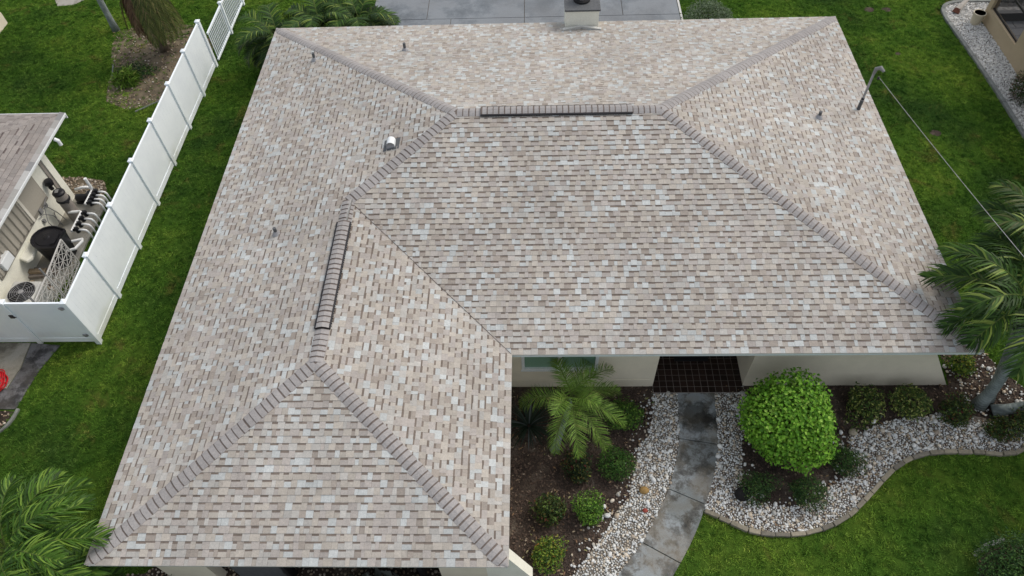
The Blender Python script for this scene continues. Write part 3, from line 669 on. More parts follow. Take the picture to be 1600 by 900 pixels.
# gate front (two leaves)
gate = thing('vinyl_gate', 'white vinyl double gate closing the side yard by the concrete pad', 'gate', (-4.6, 1.95, 0))
post(-4.74, 1.96, FH, gate, 0.12)
def gbay(x0, x1):
    bay((x0 + 0.0, 1.95, 0), (x1, 1.95, 0), gate, FH - 0.02, 10)
gbay(-4.74, -3.2); gbay(-6.3, -4.74)
mb = MB()
for z in (1.50, 0.35): mb.box((-3.45, 1.905, z), (-3.27, 1.925, z + 0.05)); mb.bar((-3.40, 1.90, z + .025), (-3.34, 1.90, z + .025), .03, .09)
mb.build('hinge', 'steel', gate)
mb = MB(); mb.box((-4.80, 1.88, 1.18), (-4.70, 1.90, 1.30)); mb.bar((-4.74, 1.87, 1.30), (-4.62, 1.87, 1.24), 0.015); mb.build('latch', 'black', gate)

# ================================================================== LEFT NEIGHBOUR HOUSE
nb = thing('neighbour_house', 'neighbouring cream house on the left with a grey brown shingle roof corner', 'house', (-9, 4, 0))
NX, NY = -5.16, 7.95
q0, q1, q2, q3 = Vector((NX, -8, HE)), Vector((NX, NY, HE)), Vector((-15, NY, HE)), Vector((-15, -8, HE))
r1, r2 = Vector((-10.08, 3.03, HE + 1.33)), Vector((-10.08, -3.08, HE + 1.33))
dk = MB()
for f in ([q0, q1, r1, r2], [q1, q2, r1]): dk.face([p - Vector((0, 0, 0.002)) for p in f])
dk.face([q3, r2, r1, q2]); dk.face([q0, r2, q3])
nroof = dk.build('roof', 'deck', nb)
NPAL = [((0.245, 0.225, 0.212), 45), ((0.268, 0.245, 0.228), 35), ((0.228, 0.206, 0.192), 20)]
ns = roof_face([q0, q1, r1, r2], NPAL, (0.12, 0.10, 0.095), 0.1433, 1.5, 0.15) + roof_face([q1, q2, r1], NPAL, (0.12, 0.10, 0.095), 0.1433, 1.5, 0.15)
flt = []
for a_, q_ in ns:
    c = q_[0][0][0]
    if c.y > 1.5 and c.x > -9: flt.append((a_, q_))
emit(flt, 'shingle', 'shingle_field', nroof, 250)
mb = MB(); mb.bar((NX - 0.02, -8, HE - 0.045), (NX - 0.02, NY - 0.02, HE - 0.045), 0.02, 0.06); mb.build('fascia', 'white', nroof)
mb = MB(); mb.bar((-15, NY + 0.01, HE - 0.07), (NX, NY + 0.01, HE - 0.07), 0.02, 0.17); mb.build('fascia', 'white', nroof)
# gutter along the right eave: trough with pale weathered lining
mb = MB(); sl = Vector((-1, 0, 0.27)).normalized()
for i in range(48):
    y0 = -8 + i * 0.3325; c = random.choice([(0.27, 0.265, 0.25), (0.36, 0.36, 0.35), (0.19, 0.19, 0.19), (0.30, 0.29, 0.28)])
    a0 = Vector((NX, y0, HE + 0.022)); a1 = Vector((NX, y0 + 0.33, HE + 0.022)); mb.face([a0, a1, a1 + sl * 0.14, a0 + sl * 0.14], c); mb.face([a0 - Vector((0, 0, .02)), a1 - Vector((0, 0, .02)), a1, a0], c)
mb.build('eave_flashing', 'paint', nroof)
mb = MB(); mb.bar((NX + 0.015, -8, HE + 0.01), (NX + 0.015, NY, HE + 0.01), 0.014, 0.04); mb.build('drip_edge', 'white', nroof)
mb = MB(); mb.tube([(NX + 0.02, 7.0, 2.36), (NX + 0.1, 7.0, 2.3), (NX + 0.1, 7.0, 2.15)], 0.05, 10); mb.build('downspout', 'white', nroof)
NWX = -5.86
mb = MB(); mb.box((NWX - 0.2, -6, -0.1), (NWX, 7.08, HE - 0.1)); mb.build('wall', 'stucco_white', nb)
mb = MB(); mb.box((-14, 6.88, -0.1), (NWX - 0.2, 7.08, HE - 0.1)); mb.build('wall', 'stucco_white', nb)
mb = MB(); mb.box((NWX, 6.86, -0.05), (NWX + 0.06, 7.10, HE - 0.1)); mb.build('corner_trim', 'stucco_white', nb)
mb = MB(); mb.box((NWX, 6.74, -0.05), (NWX + 0.03, 6.855, HE - 0.1)); mb.build('corner_trim', 'taupe', nb)
def beige(k=1): return (0.36 * k, 0.335 * k, 0.285 * k)
# storm panels over the window
wn = MB(); wn.box((NWX + 0.002, 3.3, 0.86), (NWX + 0.03, 6.25, 2.2), beige(0.6)); wfn = wn.build('window', 'paint', nb)
mb = MB(); mb.box((NWX + 0.03, 5.35, 1.0), (NWX + 0.06, 6.2, 2.2), beige(0.95)); mb.build('storm_panel', 'paint', wfn)
y = 3.32
while y < 5.2:
    mb = MB(); prof = [(0, 0.035), (0.04, 0.035), (0.06, 0.075), (0.17, 0.075), (0.19, 0.035), (0.225, 0.035)]
    zl = 0.95 + random.uniform(-0.02, 0.02)
    for (a0, d0), (a1, d1) in zip(prof[:-1], prof[1:]):
        mb.face([(NWX + d0, y + a0, zl), (NWX + d1, y + a1, zl), (NWX + d1, y + a1, 2.2), (NWX + d0, y + a0, 2.2)], beige(random.uniform(0.85, 1.05)))
    mb.build('storm_panel', 'paint', wfn); y += 0.225
mb = MB(); mb.box((NWX + 0.03, 5.24, 0.95), (NWX + 0.10, 5.33, 2.2), (0.6, 0.57, 0.5)); mb.build('mullion', 'paint', wfn)

# ---- equipment on the pad
def eq(name, label, cat, loc, group=None): return thing(name, label, cat, loc, group)
# wall mounted black fixture
t = eq('wall_fixture', 'round black fixture mounted on the cream neighbouring wall', 'fixture', (NWX, 6.55, 1.2))
mb = MB(); mb.lathe((NWX + 0.14, 6.50, 1.10), [(0.05, 0), (0.1, 0.04), (0.115, 0.15), (0.105, 0.2), (0.05, 0.22)], 16); mb.build('cap', 'black', t)
mb = MB(); mb.tube([(NWX, 6.50, 1.12), (NWX + 0.1, 6.5, 1.12)], 0.04, 8); mb.tube([(NWX + 0.16, 6.44, 1.03), (NWX + 0.16, 6.42, 1.12)], 0.06, 10); mb.build('bracket', 'black', t)
# filter
fx, fy = -5.40, 6.22
t = eq('pool_filter', 'tall taupe pool filter cylinder with black lid and clamp', 'pool filter', (fx, fy, 0))
mb = MB(); mb.lathe((fx, fy, 0.06), [(0.17, 0), (0.165, 0.1), (0.16, 1.0)], 24); mb.build('tank', 'taupe', t)
mb = MB(); mb.lathe((fx, fy, 0.80), [(0.175, 0), (0.185, 0.02), (0.185, 0.06), (0.175, 0.08)], 24); mb.build('clamp_band', 'black', t)
mb = MB(); mb.lathe((fx, fy, 1.06), [(0.165, 0), (0.165, 0.05), (0.13, 0.09), (0.05, 0.11)], 24); mb.build('lid', 'black', t)
mb = MB(); mb.box((fx - 0.05, fy - 0.09, 1.17), (fx + 0.04, fy + 0.05, 1.18), rot=0.2); mb.build('label_plate', 'grey', t)
mb = MB(); mb.box((fx + 0.12, fy - 0.14, 0.80), (fx + 0.2, fy - 0.08, 0.86)); mb.build('clamp_knob', 'black', t)
# pump
t = eq('pool_pump', 'black pool pump between the filter and the upper valve manifold', 'pump', (-5.25, 6.88, 0))
mb = MB(); mb.tube([(-5.55, 6.85, 0.25), (-5.1, 6.85, 0.25)], 0.11, 14); mb.build('motor', 'black', t)
mb = MB(); mb.lathe((-5.08, 6.85, 0.1), [(0.12, 0), (0.13, 0.1), (0.13, 0.3), (0.09, 0.36)], 14); mb.build('strainer_pot', 'black', t)
mb = MB(); mb.box((-5.6, 6.76, 0.05), (-5.0, 6.94, 0.14)); mb.build('base', 'black', t)
mb = MB(); mb.tube([(-5.55, 6.98, 0.45), (-5.30, 7.02, 0.5), (-5.12, 7.02, 0.5), (-5.05, 7.0, 0.35)], 0.045, 10); mb.build('pipe', 'pvc', t, smooth=True)
# valve manifolds
def manifold(y0, y1, label, extra):
    t = eq('valve_manifold', label, 'pool pipework', (-4.95, (y0 + y1) / 2, 0), 'valve manifolds beside the fence')
    mb = MB(); mb.tube([(-4.98, y0, 0.5), (-4.98, y1, 0.5)], 0.04, 12); mb.build('header_pipe', 'pvc', t, smooth=False)
    n = 4
    for i in range(n):
        y = y0 + 0.05 + (y1 - y0 - 0.1) * i / (n - 1)
        mb = MB(); mb.tube([(-4.95, y, 0.5), (-4.84, y, 0.5)], 0.045, 10); mb.tube([(-4.84, y, 0.42), (-4.84, y, 0.58)], 0.06, 10); mb.bar((-4.88, y, 0.61), (-4.78, y - 0.05, 0.61), 0.03, 0.03); mb.build('valve', 'black', t)
        mb = MB(); mb.tube([(-4.80, y, 0.5), (-4.66, y, 0.5), (-4.60, y, 0.48), (-4.57, y, 0.42), (-4.56, y, 0.0)], 0.029, 10); mb.build('elbow_pipe', 'pvc', t, smooth=True)
    if extra:
        mb = MB(); mb.tube([(-4.98, y1, 0.5), (-4.98, y1 + 0.03, 0.53), (-4.98, y1 + 0.04, 0.95)], 0.045, 12); mb.build('riser_pipe', 'pvc', t)
    else:
        mb = MB(); mb.tube([(-5.4, y1 + 0.05, 0.45), (-5.1, y1 + 0.08, 0.45), (-4.98, y1, 0.5)], 0.04, 10); mb.build('feed_pipe', 'pvc', t)
        mb = MB(); mb.tube([(-4.9, y0 - 0.3, 0.42), (-4.62, y0 - 0.22, 0.42), (-4.6, y0 - 0.28, 0.42), (-4.72, y0 - 0.55, 0.4), (-4.9, y0 - 0.6, 0.38)], 0.04, 10); mb.build('return_pipe', 'pvc', t)
manifold(6.33, 6.88, 'white pvc manifold with black valves and a tall riser pipe, nearer the back', True)
manifold(5.30, 6.02, 'white pvc manifold with black valves next to the black heater', False)
# heater
hx, hy = -5.22, 4.72
t = eq('pool_heater', 'large black rounded pool heater on the equipment pad', 'pool heater', (hx, hy, 0))
fp = [(hx + 0.36, hy - 0.38), (hx + 0.38, hy + 0.30)] + [(hx - 0.02 + 0.42 * math.cos(a), hy + 0.02 + 0.40 * math.sin(a)) for a in [R(70 + i * 18) for i in range(12)]]
sc_ = lambda k: [(hx + (x - hx) * k, hy + (y - hy) * k) for x, y in fp]
mb = MB(); n = len(fp); lv = [(0.06, 0.8), (0.2, 0.82), (0.78, 0.95), (0.86, 1.0), (0.92, 1.0), (0.92, 0.93), (0.87, 0.90)]
vs = [(x, y, z) for z, k in lv for x, y in sc_(k)]
fs = [(i * n + j, i * n + (j + 1) % n, (i + 1) * n + (j + 1) % n, (i + 1) * n + j) for i in range(len(lv) - 1) for j in range(n)] + [tuple(range((len(lv) - 1) * n, len(lv) * n))]
mb.add(vs, fs); mb.build('cabinet', 'black', t)
mb = MB(); mb.lathe((hx - 0.03, hy + 0.02, 0.87), [(0.30, 0), (0.28, 0.02), (0.1, 0.03), (0.05, 0.05)], 20); mb.build('fan_cover', 'black', t)
mb = MB(); mb.box((hx + 0.20, hy - 0.25, 0.925), (hx + 0.31, hy + 0.2, 0.95)); mb.build('control_panel', 'black', t)
# ac condenser
ax, ay = -5.26, 2.98
t = eq('condenser', 'grey air conditioner condenser behind the vinyl gate', 'air conditioner', (ax, ay, 0))
mb = MB(); mb.box((ax - 0.38, ay - 0.38, 0.07), (ax + 0.38, ay + 0.38, 0.76)); mb.build('case', 'drip', t, bevel=0.04)
mb = MB(); mb.lathe((ax, ay, 0.755), [(0.34, 0), (0.34, 0.012), (0.33, 0.012)], 28); mb.build('fan_well', 'darkvoid', t)
mb = MB()
for k in range(1, 7):
    rr = k * 0.055; mb.tube([(ax + rr * math.cos(a), ay + rr * math.sin(a), 0.79) for a in [R(i * 15) for i in range(25)]], 0.004, 4, cap=False)
for i in range(8):
    a = R(i * 45); mb.bar((ax, ay, 0.79), (ax + 0.34 * math.cos(a), ay + 0.34 * math.sin(a), 0.785), 0.008)
mb.build('fan_guard', 'steel', t)
mb = MB(); mb.lathe((ax, ay, 0.78), [(0.07, 0), (0.07, 0.03), (0.03, 0.04)], 12); mb.build('fan_hub', 'steel', t)
# decorative lattice screen
t = eq('lattice_screen', 'grey lattice screen of starry petal panels beside the fence', 'screen', (-4.62, 3.4, 0))
def lattice(y0, y1, x0, x1, h):
    mb = MB(); c = (0.52, 0.51, 0.49); nyc, nzc = 4, 4
    def P(u, v): return Vector((x0 + (x1 - x0) * u, y0 + (y1 - y0) * u, 0.05 + h * v))
    for u in (0, 1): mb.bar(P(u, 0), P(u, 1), 0.03, 0.03, c)
    for v in (0, 1): mb.bar(P(0, v), P(1, v), 0.03, 0.03, c)
    for i in range(nyc):
        for j in range(nzc):
            cu_, cv_ = (i + .5) / nyc, (j + .5) / nzc; du, dv_ = .5 / nyc, .5 / nzc
            for (a, b, w_) in ((0, dv_, .030), (du, dv_, .015), (du, -dv_, .015), (du, 0, .012)):
                mb.bar(P(cu_ - a, cv_ - b), P(cu_ + a, cv_ + b), w_, 0.012, c)
    mb.build('lattice_panel', 'paint', t)
lattice(4.54, 3.34, -4.70, -4.60, 0.98); lattice(3.28, 2.08, -4.59, -4.52, 0.98)
for (x, y, h) in ((-4.60, 3.31, 1.34), (-4.53, 2.45, 1.30)):
    mb = MB(); mb.bar((x, y, 0), (x, y, h), 0.035); mb.build('post', 'grey', t)
# timbers
for i, (x, y, z, L, w_, h_, a) in enumerate([(-5.62, 4.05, 0.06, 0.5, 0.14, 0.1, 0.1), (-5.6, 4.22, 0.06, 0.45, 0.12, 0.1, -0.1), (-5.62, 4.12, 0.165, 0.46, 0.13, 0.09, 0.05), (-5.35, 3.62, 0.06, 0.55, 0.1, 0.06, 0.02), (-5.35, 3.76, 0.06, 0.55, 0.1, 0.06, 0.05), (-5.68, 3.66, 0.06, 0.09, 0.42, 0.08, 0.15), (-5.3, 4.15, 0.06, 0.3, 0.14, 0.14, 0.0)]):
    mb = MB(); mb.box((x - L / 2, y - w_ / 2, z), (x + L / 2, y + w_ / 2, z + h_), vj((0.30, 0.235, 0.16) if i in (3, 5, 2) else (0.24, 0.21, 0.185), 0.15), rot=a)
    tag(mb.build('timber_offcut', 'wood', bevel=0.004), 'weathered timber offcut piled between the heater and the condenser', 'timber', 'timber offcuts by the condenser')
# white meter box low on the wall, hood
mb = MB(); mb.box((NWX, 3.5, 1.0), (NWX + 0.16, 3.95, 1.3)); t_ = mb.build('meter_box', 'white', None, bevel=0.02); tag(t_, 'white box on the neighbouring wall below the storm panels', 'meter box')
mb = MB()
for i in range(9):
    a = R(-90 + i * 22.5); mb.tube([(-5.62 + 0.0, 4.9, 0.3)], 0.01, 3) if 0 else None
mb.poly([(NWX, 4.15), (NWX + 0.25, 4.05), (NWX + 0.34, 4.18), (NWX + 0.30, 4.9), (NWX, 5.0)], 0.62, 0.72); o = mb.build('duct_cover', 'stucco_white', None, bevel=0.03); tag(o, 'cream rounded cover projecting from the wall beside the heater', 'duct cover')
# conduits and small boxes on the wall
t = eq('wall_conduit', 'thin grey conduits and small boxes on the cream wall by the filter', 'conduit', (NWX, 5.8, 0.7))
mb = MB()
for (ya, yb, za, zb) in ((6.2, 5.6, 0.95, 0.55), (5.8, 6.1, 0.85, 0.4), (5.5, 5.9, 0.8, 0.5), (6.1, 5.9, 0.45, 0.2)):
    mb.tube([(NWX + 0.03, ya, za), (NWX + 0.08, (ya + yb) / 2, za - 0.02), (NWX + 0.12, yb, zb), (NWX + 0.2, yb, 0.1)], 0.012, 6)
mb.build('cable', 'grey', t)
for (y, z, s) in ((6.0, 0.78, 0.09), (5.72, 0.8, 0.12), (5.6, 0.55, 0.08)):
    mb = MB(); mb.box((NWX, y - s / 2, z), (NWX + 0.07, y + s / 2, z + s * 1.4)); mb.build('junction_box', 'grey', t, bevel=0.006)
# red hose coil
t = eq('garden_hose', 'bright red hose coiled on the concrete at the left edge', 'hose', (-5.98, 1.0, 0.03))
mb = MB(); pts = []
for i in range(260):
    a = i * 0.17; rr = 0.24 + 0.045 * math.sin(i * 0.05) + 0.02 * math.sin(i * 0.7); pts.append((-5.36 + rr * math.cos(a), 0.72 + rr * 1.15 * math.sin(a), 0.05 + 0.028 * (i // 37) + 0.004 * math.sin(i)))
mb.tube(pts, 0.016, 6, (0.55, 0.012, 0.02)); t2 = mb.build('coil', 'paint', t, smooth=True)

# kerbs
def kerb(pts, name, mat, label, w_=0.10, h=0.09, seg=0.6):
    pts = smoothpath([(x, y, 0) for x, y in pts], 5); t = thing(name, label, 'edging', tuple(pts[0]))
    cur = [pts[0]]; acc = 0; pieces = []
    for a, b in zip(pts[:-1], pts[1:]):
        acc += (b - a).length; cur.append(b)
        if acc > seg: pieces.append(cur); cur = [b]; acc = 0
    if len(cur) > 1: pieces.append(cur)
    for pc in pieces:
        l, r = [], []
        for i, p in enumerate(pc):
            d = (pc[min(i + 1, len(pc) - 1)] - pc[max(i - 1, 0)]).normalized(); s = Vector((-d.y, d.x, 0)) * w_ / 2
            e = d * 0.006 if i == 0 else (-d * 0.006 if i == len(pc) - 1 else Vector())
            l.append(p + s + e); r.append(p - s + e)
        mb = MB(); mb.poly([(p.x, p.y) for p in l] + [(p.x, p.y) for p in r[::-1]], -0.02, h + random.uniform(-0.008, 0.008)); mb.build('kerb_stone', mat, t, bevel=0.015)
kerb(tr_kerb, 'concrete_kerb', 'kerb', 'grey concrete kerb round the white gravel bed at top right', 0.13, 0.08, 0.9)
kerb([(-4.5, 0.05), (-4.55, -0.3), (-4.72, -0.58), (-5.1, -0.82), (-5.6, -0.98), (-7, -1.3)], 'concrete_kerb', 'kerb', 'curved concrete kerb around the small bed at the left edge', 0.07, 0.06, 0.8)
kerb([(17.5, -2.98), (17.07, -3.13), (16.75, -3.32)], 'concrete_kerb', 'kerb', 'half buried kerb round the hedge bush at bottom right', 0.10, 0.012, 0.3)
kerb([(-6.95, 13.6), (-6.8, 13.1), (-6.72, 12.7)], 'concrete_kerb', 'kerb', 'thin pale kerb on the left side of the palm bed', 0.05, 0.03, 0.8)
kerb([(-5.3, 11.0), (-4.7, 11.5), (-4.1, 12.1)], 'concrete_kerb', 'kerb', 'short pale kerb piece on the fence side of the palm bed', 0.05, 0.03, 0.8)
# edging stones of the river pebble bed
pts = smoothpath([(x, y, 0) for x, y in edge], 10); t = thing('stone_edging', 'tan brick edging between the white pebbles and front lawn', 'edging', (14, -2.7, 0))
S_ = [0]
for a, b in zip(pts[:-1], pts[1:]): S_.append(S_[-1] + (b - a).length)
def at_s(s):
    for i in range(len(S_) - 1):
        if S_[i + 1] >= s: return pts[i].lerp(pts[i + 1], (s - S_[i]) / (S_[i + 1] - S_[i] + 1e-9))
    return pts[-1]
s = 0
while s < S_[-1] - 0.1:
    L = random.uniform(0.24, 0.42)
    a, b = at_s(s), at_s(s + L); d = (b - a).normalized(); sd2 = Vector((-d.y, d.x, 0)) * random.uniform(0.042, 0.052); a += d * 0.01; b -= d * 0.01; z = random.uniform(0.07, 0.1)
    c = vj(random.choice([(0.20, 0.18, 0.14), (0.235, 0.21, 0.16), (0.16, 0.147, 0.12)]), 0.15)
    jj = Vector((random.uniform(-.01, .01), random.uniform(-.01, .01), 0))
    mb = MB(); mb.poly([(p.x, p.y) for p in (a + sd2 + jj, b + sd2 + jj, b - sd2 + jj, a - sd2 + jj)][::-1], -0.02, z, c); mb.build('edging_stone', 'wood', t, bevel=0.012); s += L

# ================================================================== RIGHT NEIGHBOUR HOUSE
rn = thing('neighbour_house', 'tan neighbouring house at top right with a screened tiled porch', 'house', (26, 12, 0))
RXW = 23.72
mb = MB(); mb.box((RXW, 12.95, -0.1), (RXW + 0.2, 15.25, 0.55)); mb.build('sill_wall', 'stucco_tan', rn)
mb = MB(); mb.box((RXW + 0.2, 15.05, -0.1), (30, 15.25, 0.35)); mb.build('sill_wall', 'lead', rn)
mb = MB(); mb.box((RXW, 15.03, 0.55), (RXW + 0.22, 15.25, 2.5)); mb.build('corner_post', 'stucco_tan', rn)
mb = MB(); mb.box((RXW, 2, -0.1), (RXW + 0.2, 12.95, 2.5)); mb.build('wall', 'stucco_tan', rn)
mb = MB(); mb.box((RXW + 0.2, 11.3, -0.1), (30, 11.5, 2.5)); mb.build('wall', 'stucco_tan', rn)
mb = MB(); mb.box((RXW + 0.2, 11.5, -0.05), (30, 15.05, 0.03)); pf = mb.build('porch_floor', 'pebblebase', rn)
for i in range(11):
    for j in range(8):
        mb = MB(); x0 = RXW + 0.22 + i * 0.5 + (0.25 if j % 2 else 0); y0 = 11.55 + j * 0.44; mb.box((x0 + 0.01, y0 + 0.01, 0.02), (x0 + 0.49, min(y0 + 0.43, 15.04), 0.045), vj((0.30, 0.31, 0.33), 0.12)); mb.build('paver', 'paint', pf)
mb = MB()
mb.box((RXW + 0.08, 12.95, 0.55), (RXW + 0.13, 15.03, 0.60)); mb.box((RXW + 0.08, 12.95, 1.35), (RXW + 0.13, 15.03, 1.41)); mb.box((RXW + 0.08, 12.95, 2.40), (RXW + 0.13, 15.03, 2.5))
mb.box((RXW + 0.3, 15.12, 1.35), (29, 15.17, 1.41)); mb.build('screen_frame', 'black', rn)
mb = MB(); mb.box((RXW + 0.10, 12.95, 0.60), (RXW + 0.104, 15.03, 2.40)); mb.build('screen_panel', 'screen', rn)
mb = MB(); mb.box((RXW + 0.22, 15.14, 0.55), (29, 15.144, 2.40)); mb.build('screen_panel', 'screen', rn)
dk = MB()
a, b, c_, d_ = Vector((23.25, 1.5, 2.52)), Vector((23.25, 12.3, 2.52)), Vector((32, 12.3, 2.52)), Vector((32, 1.5, 2.52))
dk.face([a, b, Vector((28, 7.6, 3.9)), Vector((28, 6, 3.9))]); dk.face([b, c_, Vector((28, 7.6, 3.9))]); dk.face([c_, d_, Vector((28, 6, 3.9)), Vector((28, 7.6, 3.9))]); dk.face([a, Vector((28, 6, 3.9)), d_])
dk.build('roof', 'taupe', rn)
# far top-left screened building
tl = thing('screen_room', 'white framed screened room on a low wall at the top left corner', 'screen room', (-12, 15.2, 0))
mb = MB(); mb.box((-12.32, 13.2, -0.05), (-12.0, 16.1, 0.45)); mb.build('low_wall', 'stucco', tl)
mb = MB(); mb.box((-16, 16.1, -0.05), (-12.0, 16.35, 0.45)); mb.build('low_wall', 'stucco', tl)
mb = MB(); mb.bar((-12.1, 16.2, 0.45), (-12.1, 16.2, 2.3), 0.06); mb.bar((-12.1, 13.3, 0.45), (-12.1, 13.3, 2.3), 0.06); mb.bar((-12.1, 13.3, 2.3), (-12.1, 16.2, 2.3), 0.06); mb.bar((-12.1, 16.2, 2.3), (-16, 16.2, 2.3), 0.06); mb.bar((-12.1, 13.3, 1.2), (-12.1, 16.2, 1.2), 0.05); mb.build('frame', 'white', tl)
mb = MB(); mb.box((-12.105, 13.3, 0.45), (-12.1, 16.2, 2.3)); mb.build('screen_panel', 'screen', tl)
mb = MB(); mb.box((-16, 13.2, 0.0), (-12.32, 16.1, 0.03)); mb.build('floor_slab', 'lead', tl)

# pot
t = thing('flower_pot', 'cream flower pot standing on white gravel by the tan wall', 'flower pot', (23.42, 15.0, 0))
mb = MB(); mb.lathe((23.42, 15.0, 0.01), [(0.15, 0), (0.19, 0.3), (0.21, 0.38), (0.21, 0.43), (0.18, 0.43), (0.17, 0.36)], 20, (0.48, 0.43, 0.32)); mb.build('pot', 'paint', t)
mb = MB(); mb.lathe((23.42, 15.0, 0.36), [(0.17, 0), (0.12, 0.03), (0.04, 0.04)], 14, (0.08, 0.05, 0.03)); mb.build('soil', 'paint', t)
# driftwood
t = thing('driftwood', 'weathered log piece lying on the white gravel near the pot', 'log', (23.2, 15.8, 0))
mb = MB(); mb.tube([(23.02, 15.7, 0.1), (23.2, 15.85, 0.2), (23.45, 16.1, 0.3), (23.6, 16.25, 0.42)], [0.12, 0.09, 0.07, 0.03], 9, (0.4, 0.37, 0.33)); mb.build('log', 'wood', t)
mb = MB(); mb.tube([(22.98, 15.66, 0.02), (23.05, 15.72, 0.16)], [0.13, 0.1], 9, (0.12, 0.05, 0.035)); mb.build('stump_end', 'wood', t)

# ================================================================== VEGETATION
def frond(mb, base, az, el, L, droop, leaflen, lw_, nl, pal, wind=Vector((0, 0, 0)), stiff=0.5, rc=(0.09, 0.13, 0.03), curl=1.0, petiole=0.18, bunch=0.0):
    """one feather frond; a rachis curve and two rows of leaflets"""
    n = 14; p = Vector(base); pts = [p.copy()]; e = el; a = az
    for i in range(n):
        f = i / n; e2 = e - droop * f ** 1.3
        d = Vector((math.cos(a) * math.cos(e2), math.sin(a) * math.cos(e2), math.sin(e2))) + wind * f * 0.6; d.normalize()
        p = p + d * L / n; pts.append(p.copy())
    rad = [0.022 * (1 - 0.85 * i / n) * (L / 2) ** 0.5 for i in range(n + 1)]
    mb.tube(pts, rad, 5, rc)
    for k in range(nl):
        f = petiole + (1 - petiole) * (k + 0.5) / nl; x = f * n; i = min(int(x), n - 1); b = pts[i].lerp(pts[i + 1], x - i)
        d = (pts[i + 1] - pts[i]).normalized(); side = d.cross(Vector((0, 0, 1)))
        if side.length < 0.05: side = Vector((math.sin(a), -math.cos(a), 0))
        side.normalize(); upv = side.cross(d).normalized()
        prof = math.sin(math.pi * min(1, (f - petiole) / (1 - petiole) * 0.82 + 0.14)) ** 0.7
        for s in (-1, 1):
            ll = leaflen * prof * random.uniform(0.82, 1.12); fw_ = 0.35 + 0.8 * f + random.uniform(-.1, .1)
            v = (side * s * (1 + random.uniform(-bunch, bunch)) + d * fw_ + upv * random.uniform(0.05, 0.45 + bunch)).normalized()
            q = b.copy(); c = vj(pick(pal), 0.14); wv = (d - v * d.dot(v)).normalized() if abs(d.dot(v)) < .99 else upv
            segs = [q.copy()]
            for m_ in range(3):
                v = (v + Vector((0, 0, -1)) * (1 - stiff) * 0.30 * (m_ + 0.4) * curl + wind * 0.34).normalized(); q = q + v * ll / 3; segs.append(q.copy())
            ws = [lw_ * 0.6, lw_, lw_ * 0.75, 0.0]
            vs = []
            for m_ in range(3): vs += [segs[m_] - wv * ws[m_] / 2, segs[m_] + wv * ws[m_] / 2]
            vs.append(segs[3]); mb.add(vs, [(0, 1, 3, 2), (2, 3, 5, 4), (4, 5, 6)], c)
G_D = [((0.020, 0.050, 0.009), 40), ((0.034, 0.082, 0.013), 35), ((0.065, 0.135, 0.02), 17), ((0.17, 0.23, 0.045), 8)]
G_B = [((0.12, 0.22, 0.03), 40), ((0.175, 0.29, 0.05), 35), ((0.06, 0.12, 0.018), 20), ((0.24, 0.30, 0.07), 5)]
G_L = [((0.038, 0.095, 0.012), 38), ((0.07, 0.155, 0.018), 30), ((0.17, 0.28, 0.04), 16), ((0.022, 0.055, 0.009), 18)]
BROWN = [((0.14, 0.085, 0.05), 40), ((0.09, 0.055, 0.035), 30), ((0.2, 0.13, 0.08), 20), ((0.09, 0.10, 0.03), 10)]
OLIVE = [((0.075, 0.095, 0.025), 40), ((0.12, 0.13, 0.04), 30), ((0.05, 0.07, 0.02), 20), ((0.16, 0.13, 0.06), 10)]
def palm(label, base, top, r0, r1, fr, trunkmat='trunk', bend=(0, 0, 0), name='palm_tree', shaft=True, group=None, trunk_n=10):
    t = thing(name, label, 'palm tree', base, group)
    b, tp, bd = Vector(base), Vector(top), Vector(bend); pts = []
    for i in range(trunk_n):
        f = i / (trunk_n - 1); pts.append(b.lerp(tp, f) + bd * 4 * f * (1 - f))
    rr = [r0 + (r1 - r0) * min(1, (i / (trunk_n - 1)) ** 0.6) for i in range(trunk_n)]; rr[0] *= 1.25
    mb = MB(); mb.tube(pts, rr, 14); mb.build('trunk', trunkmat, t, smooth=True)
    d = (pts[-1] - pts[-2]).normalized()
    if shaft:
        mb = MB(); mb.tube([tp - d * 0.1, tp + d * 0.15, tp + d * 0.5], [r1 * 1.1, r1 * 1.25, r1 * 0.5], 12, (0.09, 0.16, 0.05)); mb.build('crownshaft', 'leaf', t, smooth=True); tp = tp + d * 0.4
    for kw in fr:
        mb = MB(); nm = kw.pop('nm', 'frond'); frond(mb, tp + Vector((random.uniform(-.04, .04), random.uniform(-.04, .04), random.uniform(-.05, .05))), **kw); mb.build(nm, 'leaf', t)
    return t
def ring(n, el, L, droop, ll, lw_, nl, pal, a0=0, spread=0.15, **kw):
    out = []
    for i in range(n):
        out.append(dict(az=R(a0) + 2 * math.pi * (i + random.uniform(-.25, .25)) / n, el=el + random.uniform(-spread, spread), L=L * random.uniform(0.88, 1.1), droop=droop * random.uniform(0.85, 1.2), leaflen=ll, lw_=lw_, nl=nl, pal=pal, **kw))
    return out
W_L = Vector((-0.75, -0.1, -0.1))     # wind pushes the right-hand crowns towards the house
grp = 'windblown palms at the right edge'
palm('front palm with pale curved grey trunk, its crown reaching over the roof corner', (18.08, 0.06, 0), (17.98, 0.75, 2.7), 0.14, 0.10,
     ring(12, 0.30, 1.9, 1.3, 0.66, 0.04, 50, G_D, 10, wind=W_L * 0.7, stiff=0.3, bunch=0.55) + ring(6, 0.95, 1.9, 1.5, 0.64, 0.04, 48, G_D, 30, wind=W_L, stiff=0.3, bunch=0.55), bend=(0.22, 0.0, 0), group=grp)
